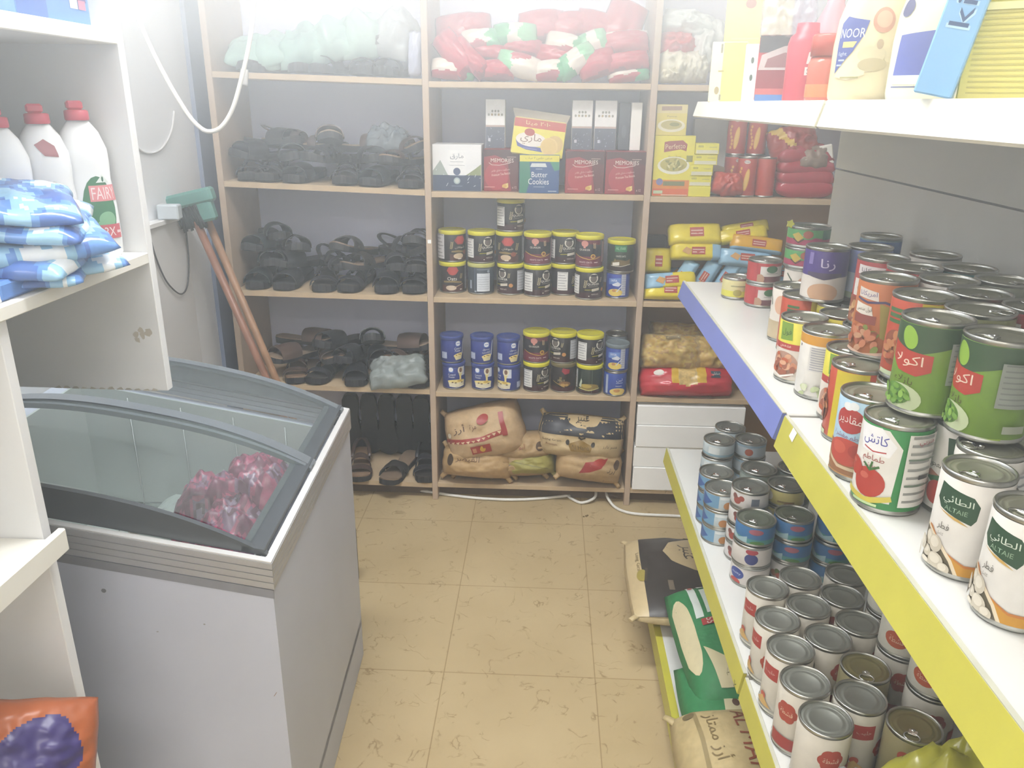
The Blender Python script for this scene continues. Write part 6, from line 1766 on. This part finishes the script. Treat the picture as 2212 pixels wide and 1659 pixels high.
def gondola_base():
    z = Z_BASE
    fit = lambda dz=0: (z + .001 + dz, (.235, XP - .003), None, None)
    it = [('r', -.3, -.3, .3, -.122, 'c2ae86'), ('r', -.3, -.122, .3, .3, '383330'), ('p', [(-.20, .12), (-.165, .02), (-.12, -.035), (-.07, -.055), (-.02, -.035), (.03, .02), (.07, .12)], 'b9a680'), ('t', 'عنبر', -.068, .010, .042, '4a4038', {'w': .085}), ('t', 'Long Grain', -.02, -.130, .013, '7a6a4c', {'w': .12}), ('e', .05, -.125, .03, .014, 'a0914a'), ('l', [(.02, -.11), (.08, -.118)], .007, '4a4038'), ('e', .15, .02, .022, .016, '6d6254'), ('r', -.21, .02, -.19, .05, '6d6254'), ('r', .09, -.06, .13, -.045, '6d6254')]
    sack(0, 0, 0, .43, .33, .055, (0, -2, -92), 'bfab82', it, 'black and cream rice sack sticking out from the bottom of the gondola', 21, 'rice_sack', 'sack', 'sacks on the gondola base', True, Vector((.415, 1.925, z + .001)), .08, .35, fit())
    grn = '2f7a48'
    it = [('e', .0, -.122, .13, .020, 'cbc09a'), ('p', [(-.18, -.090), (-.03, -.094), (-.03, -.076), (-.18, -.072)], 'd2dad4'), ('p', [(-.15, -.062), (-.04, -.066), (-.04, -.036), (-.15, -.032)], 'c9d4cc'), ('p', [(-.18, -.062), (-.163, -.062), (-.163, -.03), (-.18, -.03)], 'd2dad4'), ('p', [(-.195, -.05), (-.185, .0), (-.19, .06), (-.205, .06)], 'c9c04a'), ('e', -.165, -.081, .008, .006, 'a83a38'), ('r', -.024, -.085, -.004, -.045, 'a83a38'), ('t', '55', -.014, -.065, .018, 'd2b8b0', {'w': .018}), ('p', [(.06, -.10), (.17, -.085), (.17, -.05), (.10, -.055)], 'cbc09a')]
    sack(0, 0, 0, .40, .28, .075, (0, 4, -86), grn, it, 'green and cream rice sack with white label boxes lying on the black one', 24, 'rice_sack', 'sack', 'sacks on the gondola base', False, Vector((.475, 1.575, z + .046)), .10, .35, fit())
    it = [('p', [(-.14, -.03), (-.02, .01), (.14, -.02), (.14, -.08), (-.02, -.06), (-.14, -.09)], 'c9c09c'), ('e', .02, -.04, .010, .008, '5a4034'), ('p', [(-.14, .05), (.14, .03), (.14, .08), (-.14, .11)], 'c9c09c')]
    sack(0, 0, 0, .32, .29, .06, (0, 0, -88), grn, it, 'lower green and cream sack between the yellow base strip and the beige sack', 27, 'rice_sack', 'sack', 'sacks on the gondola base', False, Vector((.470, 1.395, z + .010)), .10, .35, fit())
    it = [('t', 'AL MAHA', -.05, -.028, .034, '8a4a34', {'w': .22}), ('t', 'أرز ممتاز', -.085, -.088, .040, '7d6c48', {'w': .13}), ('r', -.2, -.122, .2, -.114, '8f7f58'), ('e', -.165, -.13, .012, .012, '6f6244'), ('e', .06, -.14, .02, .010, '8a7c54')]
    sack(0, 0, 0, .40, .33, .085, (0, 2, -88), 'b3a074', it, 'beige sack with red-brown capitals, nearest on the gondola base', 31, 'rice_sack', 'sack', 'sacks on the gondola base', True, Vector((.445, 1.145, z + .035)), .10, .35, fit())

# ================================================================== left shelving goods
def left_goods():
    z = 1.1905
    pr = [(0, 0), (.033, 0), (.037, .006), (.0385, .03), (.038, .08), (.0345, .12), (.036, .145), (.0355, .165), (.027, .190), (.017, .204), (.0135, .208), (.0135, .214), (0, .214)]
    def make(label_items):
        def mk():
            t = thing('detergent_bottle', '', '')
            MB().lathe(pr, mat('eceef2', .28, 0, .02, 10), 44, .62).build('body', t)
            mb = MB(); mb.art(prof_surf(pr, .62, .037), label_items, .005, .005, (-.11, .006, .11, .2), base=.0006); mb.build('label', t)
            c = mat('c8475c', .35, 0, .05, 20)
            mb = MB().lathe([(.0165, .207), (.0175, .209), (.017, .2205), (.0135, .222), (.0, .222)], c, 28)
            mb.box(-.013, -.008, .222, .010, .008, .235, c, .003)
            mb.build('cap', t)
            return t
        return Proto(mk)
    lab = [('e', .010, .076, .026, .050, '3f7a5a'), ('e', .018, .060, .014, .012, '7fb08c'), ('e', .006, .052, .006, .006, '7fb08c'), ('r', -.004, .088, .046, .112, 'd88a90'), ('t', 'FAIRY', .020, .100, .018, 'e8d4d6', {'w': .042}), ('p', [(.008, .116), (.020, .128), (.032, .116)], 'd9e2e0'), ('e', .020, .121, .002, .004, '3f6a58'),
           ('p', [(-.006, .052), (.040, .052), (.040, .030), (.0, .030)], 'c4606c'), ('t', '3X', .018, .041, .014, 'ecdcde', {'w': .018}), ('r', .03, .038, .042, .042, 'e2c8cc')]
    lab2 = [('e', .008, .070, .024, .055, 'b9b39a'), ('t', 'FA', .014, .086, .018, 'a89a9c', {'w': .022}), ('r', .004, .02, .03, .05, 'a3a4a8'), ('p', [(-.012, .178), (.004, .186), (.020, .176), (.022, .160), (.002, .162)], 'a87078')]
    lab3 = [('e', .012, .066, .024, .050, '6f8a8c'), ('r', .006, .06, .03, .084, 'a89aa4')]
    for it, px, py, turn, lb in ((lab, 214, 533, 10, 'white dish soap bottle with red cap and green label, right one beside the end board'), (lab2, 132, 520, 0, 'white dish soap bottle with red cap and a round purple sticker, middle one'), (lab3, 45, 500, 0, 'white dish soap bottle with red cap, left one above the blue pouches')):
        p = aty(px, 545, {214: 1.212, 132: 1.158, 45: 1.10}[px])
        s = make(it)
        o = s.place((p.x, p.y, z), face_eye(p.x, p.y, turn), lb, 'bottle', 'white dish soap bottles')
        k = {214: .99, 132: .97, 45: .95}[px]
        o.scale = (k * .97, k * .97, k)
    # blue pouches
    b1, b2, b3, w = shiny('6390d2', .45), shiny('94c2e4', .45), shiny('4f72b8', .45), shiny('e6ecf3', .45)
    def mf(sd):
        def f(u, v):
            n = noise.noise(Vector((u * 2.1 + sd, v * 2.1, sd * 1.7))) + .4 * noise.noise(Vector((u * 5 + sd, v * 5, 2)))
            return w if n > .26 else b2 if n > -.02 else b1 if n > -.25 else b3
        return f
    for i, (px, py, zz, wd, l, t, rz, rx, ry, lb) in enumerate(((70, 612, .0, .15, .18, .014, -62, 0, 0, 'lowest at the front edge of the shelf'), (150, 575, .006, .16, .20, .016, -48, 5, -4, 'second lowest, reaching toward the right bottle'), (80, 580, .026, .17, .19, .018, -78, 6, 5, 'third in the pile, under the star-patterned one'),
                                                         (105, 535, .044, .18, .21, .022, -46, 9, -3, 'large one with white splashes in the middle of the pile'), (50, 505, .072, .17, .19, .016, -66, 8, 6, 'second from the top of the pile'), (45, 470, .094, .15, .18, .016, -54, 10, 4, 'topmost of the pile against the middle bottle'))):
        p = atz(px, py, z + zz)
        o = Pillow(wd, l, t, seed=40 + i, lump=.30, k=5, flat=.6, freq=2.2, pinch=.03).mesh(MB(), mf(i * 2.3), 30, 30).build('detergent_pouch', None, (min(p.x, XL - .055), max(.965, p.y - .01), z + zz + .001), (math.radians(rx), math.radians(ry), math.radians(rz + 90)))
        settle(o, 1.1908, None, (.914, 1.256))
        tag(o, f'shiny blue and white pouch, {lb}', 'pouch', 'blue pouches beside the soap bottles')
    p = atx(57, 638, XL - .012)
    o = MB().box(-.010, -.048, 0, .010, .048, .024, mat('5a86cc', .35, 0, .1, 30, .2), .004).build('pouch_end', None, (XL - .020, .955, z), (0, 0, 0)); tag(o, 'flat blue packet end lying at the very front of the bottle shelf', 'pouch')
    # blue carton on the top shelf
    y = atx(130, 50, XL - .02).y
    t = thing('detergent_box', 'blue box with a yellow and red badge on the topmost left shelf', 'box', (XL - .018, 1.13, 1.5245), (0, 0, math.radians(90)))
    mb = MB().box(-.075, 0, 0, .095, .11, .22, mat('5f8fd0', .35, 0, .08, 10), .002)
    mb.art(plane_surf((0, 0, 0), (1, 0, 0), (0, 0, 1)), [('r', -.075, 0, -.01, .22, '4a6fb8'), ('p', [(.03, .05), (.055, .075), (.08, .06), (.088, .03), (.04, .03)], '5a4a8a'), ('e', .056, .062, .012, .010, 'd8c070'), ('r', .045, .020, .064, .036, 'd5dcea'), ('r', .066, .020, .084, .032, 'c07a98'), ('e', .034, .05, .003, .008, 'd5e2f0')], None, None)
    mb.build('carton', t)
    # lower shelves
    p = atz(5, 1190, .872)
    o = MB().lathe([(0, 0), (.022, 0), (.024, .004), (.024, .05), (.012, .075), (.011, .09), (0, .09)], mat('d9d6b8', .3, 0, .05, 12), 24).build('small_bottle', None, (XL - .055, .760, .8718)); tag(o, 'pale bottle edge on the lower left shelf at the photo edge', 'bottle')
    orng, purp = mat('a85c36', .35, 0, .08, 20, .4), mat('3f356e', .35, 0, .08, 20, .4)
    pl = Pillow(.22, .17, .055, seed=66, lump=.2)
    def om(u, v):
        n = .2 * noise.noise(Vector((u * 1.7, v * 1.7, 3)))
        a = u * .8 + v * .4 + n
        return purp if ((u - .30 + n) / .52) ** 2 + ((v - .05 - .3 * u) / .62) ** 2 < 1 else orng
    q = atx(70, 1570, XL - .10)
    o = pl.mesh(MB(), om, 70, 60).build('chips_bag', None, (XL - .055, .785, .572), (math.radians(62), math.radians(16), math.radians(30)))
    settle(o, .5012, None, (.3, .8915))
    tag(o, 'orange and purple bag on the lowest left shelf', 'snack bag')

# ================================================================== things by the far left corner
def corner_things():
    # white board against the wall with a ledge
    t = thing('ledge_board', 'white board with a ledge standing against the left wall behind the freezer', 'board', (0, 0, 0))
    MB().box(-1.199, 1.95, 0, -1.178, 2.545, 1.062, mat('d9d9d9', .5, 0, .03, 5), .002).build('panel', t)
    MB().box(-1.199, 1.95, 1.0625, -1.166, 2.545, 1.078, mat('e6e6e6', .5, 0, .02, 5), .002).build('ledge', t)
    # brooms
    for i, (a, b, nm, c) in enumerate((((424, 478), (582, 832), 'left one, darker brown handle', '8f6450'), ((446, 470), (606, 842), 'right one, tan handle', 'a07a5c'))):
        A, B = aty(*a, 2.50 + .045 * i), aty(*b, 2.47 + .045 * i)
        d = (B - A).normalized()
        low = A + d * ((A.z - .004) / -d.z)
        t = thing('broom', f'broom leaning head-up in the corner, {nm}', 'broom', low, (0, 0, 0), 'brooms in the corner')
        wm = mat(c, .45, 0, .16, 26, .1)
        Lr = A - low
        MB().tube([Vector((0, 0, 0)), Lr * .5, Lr], .0125, wm, 12).build('handle', t)
        if i == 0:
            gm = mat('5d8f86', .5, 0, .08, 18)
            h = MB()
            c0 = aty(412, 425, 2.50) - low
            ang = math.atan2((aty(452, 408, 2.5) - aty(368, 428, 2.5)).z, (aty(452, 408, 2.5) - aty(368, 428, 2.5)).x)
            mtx = Matrix.Translation(c0) @ Matrix.Rotation(-ang, 4, 'Y')
            h.box(-.080, -.022, -.028, .075, .022, .018, gm, .008, mtx)
            h.box(.010, -.018, -.085, .062, .018, -.02, gm, .008, mtx)
            h.build('broom_head', t)
            bm = MB(); bk = mat('2c3436', .7, 0, .2, 60, .3)
            rn = random.Random(4)
            for k in range(60):
                x, y = rn.uniform(-.060, .015), rn.uniform(-.018, .018)
                p0 = mtx @ Vector((x, y, -.026)); p1 = mtx @ Vector((x + rn.uniform(-.008, .012), y - .004, -.085 - rn.uniform(0, .02)))
                bm.tube([p0, p1], .0028, bk, 4)
            o = bm.build('bristles', t)
        else:
            c0 = aty(440, 470, 2.545) - low
            MB().lathe([(.014, -.03), (.018, -.028), (.018, .02), (.012, .04), (0, .042)], mat('47605c', .5), 14, 1, 0, 0).build('ferrule', t, c0)
    o = MB().box(-.032, -.02, 0, .032, .02, .045, mat('c3ccd2', .5, 0, .04, 12), .004).build('small_box', None, (-1.155, 2.40, 1.0785), (0, 0, .1)); tag(o, 'small pale grey box on the wall ledge next to the broom head', 'box')
    # dark board edge beyond the freezer
    p = atz(774, 1254, .001); q = aty(771, 1146, p.y)
    o = MB().box(p.x - .30, p.y, .0005, p.x, p.y + .014, q.z, mat('3a3836', .6, 0, .1, 20), .001).build('dark_board', None, (0, 0, 0)); tag(o, 'dark board edge standing on the floor just behind the freezer', 'board')
    # cables
    wc = mat('e4e2dc', .45, 0, .02, 20)
    def curve(pts, n=6):
        P = [Vector(p) for p in pts]; out = []
        for i in range(len(P) - 1):
            p0, p1, p2, p3 = P[max(i - 1, 0)], P[i], P[i + 1], P[min(i + 2, len(P) - 1)]
            for k in range(n):
                t = k / n
                out.append(.5 * ((2 * p1) + (p2 - p0) * t + (2 * p0 - 5 * p1 + 4 * p2 - p3) * t * t + (3 * p1 - p0 - 3 * p2 + p3) * t ** 3))
        out.append(P[-1]); return out
    pts = [aty(u, v, 2.15) for u, v in ((262, -75), (285, 2), (318, 85), (360, 170), (405, 245), (432, 275), (453, 284), (478, 274), (502, 236), (522, 168), (540, 85), (549, 0), (552, -90))]
    o = MB().tube(curve(pts), .0058, wc, 8).build('hanging_cable'); tag(o, 'thick white cable hanging in a loop in front of the wooden shelving', 'cable')
    pts = [atx(u, v, -1.196) for u, v in ((288, 300), (300, 322), (322, 331), (345, 324), (362, 302), (372, 275), (376, 240))]
    o = MB().tube(curve(pts), .0035, mat('dcdcdc', .5), 6).build('hanging_cable'); tag(o, 'thin white cable curving on the left wall behind the end board', 'cable')
    pts = [atx(u, v, -1.170) for u, v in ((312, 460), (322, 505), (338, 560), (358, 605), (380, 630), (395, 634), (405, 615), (408, 570), (404, 520), (400, 480))]
    o = MB().tube(curve(pts), .0026, mat('4e4e50', .6), 6).build('cord'); tag(o, 'thin dark cord hanging in a loop from the wall ledge', 'cord')
    pts = [atz(u, v, .007) for u, v in ((860, 1052), (930, 1063), (1010, 1074), (1085, 1079), (1150, 1078), (1215, 1072), (1255, 1066))]
    o = MB().tube(curve(pts), .0055, wc, 7).build('cable'); tag(o, 'white cable lying along the foot of the wooden shelving', 'cable')
    A, B, Cc = atz(1236, 1078, .007), atz(1258, 1086, .007), atz(1285, 1074, .02)
    o = MB().tube(curve([A + Vector((-.03, .05, 0)), A, B, Cc, Cc + Vector((.005, .05, .02))]), .0055, wc, 7).build('cable'); tag(o, 'short white cable loop below the red-printed rice sack', 'cable')
    pts = [atz(1309, 1060, .03), atz(1313, 1076, .02), atz(1328, 1095, .007), atz(1352, 1106, .007), atz(1385, 1111, .007), atz(1450, 1114, .007), atz(1520, 1118, .007)]
    o = MB().tube(curve(pts), .0055, wc, 7).build('cable'); tag(o, 'white cable running over the floor towards the gondola', 'cable')
    p = atz(1265, 1115, 0)
    mb = MB(); q = random.Random(2)
    for k in range(5):
        mb.lathe([(0, .004), (.003, .002), (.004, 0)], mat('6a5a3c', .8), 7, 1, q.uniform(-.008, .008), q.uniform(-.006, .006))
    o = mb.build('crumb', None, (p.x, p.y, 0)); tag(o, 'tiny brown crumbs on the floor in front of the shelving', 'crumb', None, 'stuff')

# ================================================================== light
def area(name, loc, size, power, col, target=None, shape='RECTANGLE'):
    d = bpy.data.lights.new(name, 'AREA')
    d.shape = shape; d.size, d.size_y = size
    d.energy = power; d.color = col
    o = bpy.data.objects.new(name, d); COL.objects.link(o)
    o.location = loc
    if target is not None:
        o.rotation_euler = (Vector(target) - Vector(loc)).to_track_quat('-Z', 'Y').to_euler()
    return o

def lights():
    area('ceiling_tube', (-.35, 1.25, 2.70), (1.3, .25), L_BACK, (.93, .97, 1.0))
    area('ceiling_tube', (-.1, -.8, 2.55), (1.3, .25), L_NEAR, (1.0, .98, .90))
    area('doorway_daylight', (-.1, -1.55, 1.85), (1.5, 1.4), L_DOOR, (.90, .95, 1.0), (0, 2.2, 1.1))
    w = bpy.data.worlds.new('world'); SC.world = w
    w.use_nodes = True
    w.cycles.volume_step_size = 5.0
    nt = w.node_tree
    bg = nt.nodes['Background']
    bg.inputs['Color'].default_value = (.8, .88, 1, 1); bg.inputs['Strength'].default_value = .3
    # haze volume added for the lens veil, thinning out towards the floor
    v = nt.nodes.new('ShaderNodeVolumeScatter')
    v.inputs['Color'].default_value = (.84, .92, 1, 1)
    v.inputs['Anisotropy'].default_value = HAZE_G
    gp = nt.nodes.new('ShaderNodeNewGeometry')
    sx = nt.nodes.new('ShaderNodeSeparateXYZ')
    nt.links.new(gp.outputs['Position'], sx.inputs[0])
    def m(op, a, b):
        n = nt.nodes.new('ShaderNodeMath'); n.operation = op
        for i, q in enumerate((a, b)):
            if isinstance(q, (int, float)): n.inputs[i].default_value = q
            else: nt.links.new(q, n.inputs[i])
        return n.outputs[0]
    zc = m('MINIMUM', sx.outputs['Z'], 1.62)
    ex = m('POWER', 2.718, m('MULTIPLY', m('SUBTRACT', zc, CAM_H), HAZE_K))
    nt.links.new(m('MULTIPLY', ex, HAZE), v.inputs['Density'])
    nt.links.new(v.outputs[0], nt.nodes['World Output'].inputs['Volume'])
    SC.view_settings.view_transform = 'Standard'
    SC.cycles.volume_bounces = 2
    SC.cycles.max_bounces = 6
    SC.cycles.volume_step_rate = 8
    SC.cycles.adaptive_threshold = 0.12
    SC.cycles.adaptive_min_samples = 16
    SC.cycles.transparent_max_bounces = 16
    SC.view_settings.look = 'None'
    SC.view_settings.gamma = 1
    SC.view_settings.use_curve_mapping = False
    SC.view_settings.exposure = EXPOSURE

HAZE, HAZE_K, HAZE_G = 0.16, 6.0, 0.0
L_BACK, L_NEAR, L_DOOR = 88, 62, 4
EXPOSURE = -0.38
make_camera()
room(); back_shelving(); gondola(); left_shelving(); freezer()
middle_bay_tins(); middle_bay_boxes()
shoes(); snack_bags(); rice_sacks(); cookie_packs(); right_bay()
gondola_mid(); gondola_low(); gondola_top(); gondola_base()
left_goods(); corner_things(); lights()
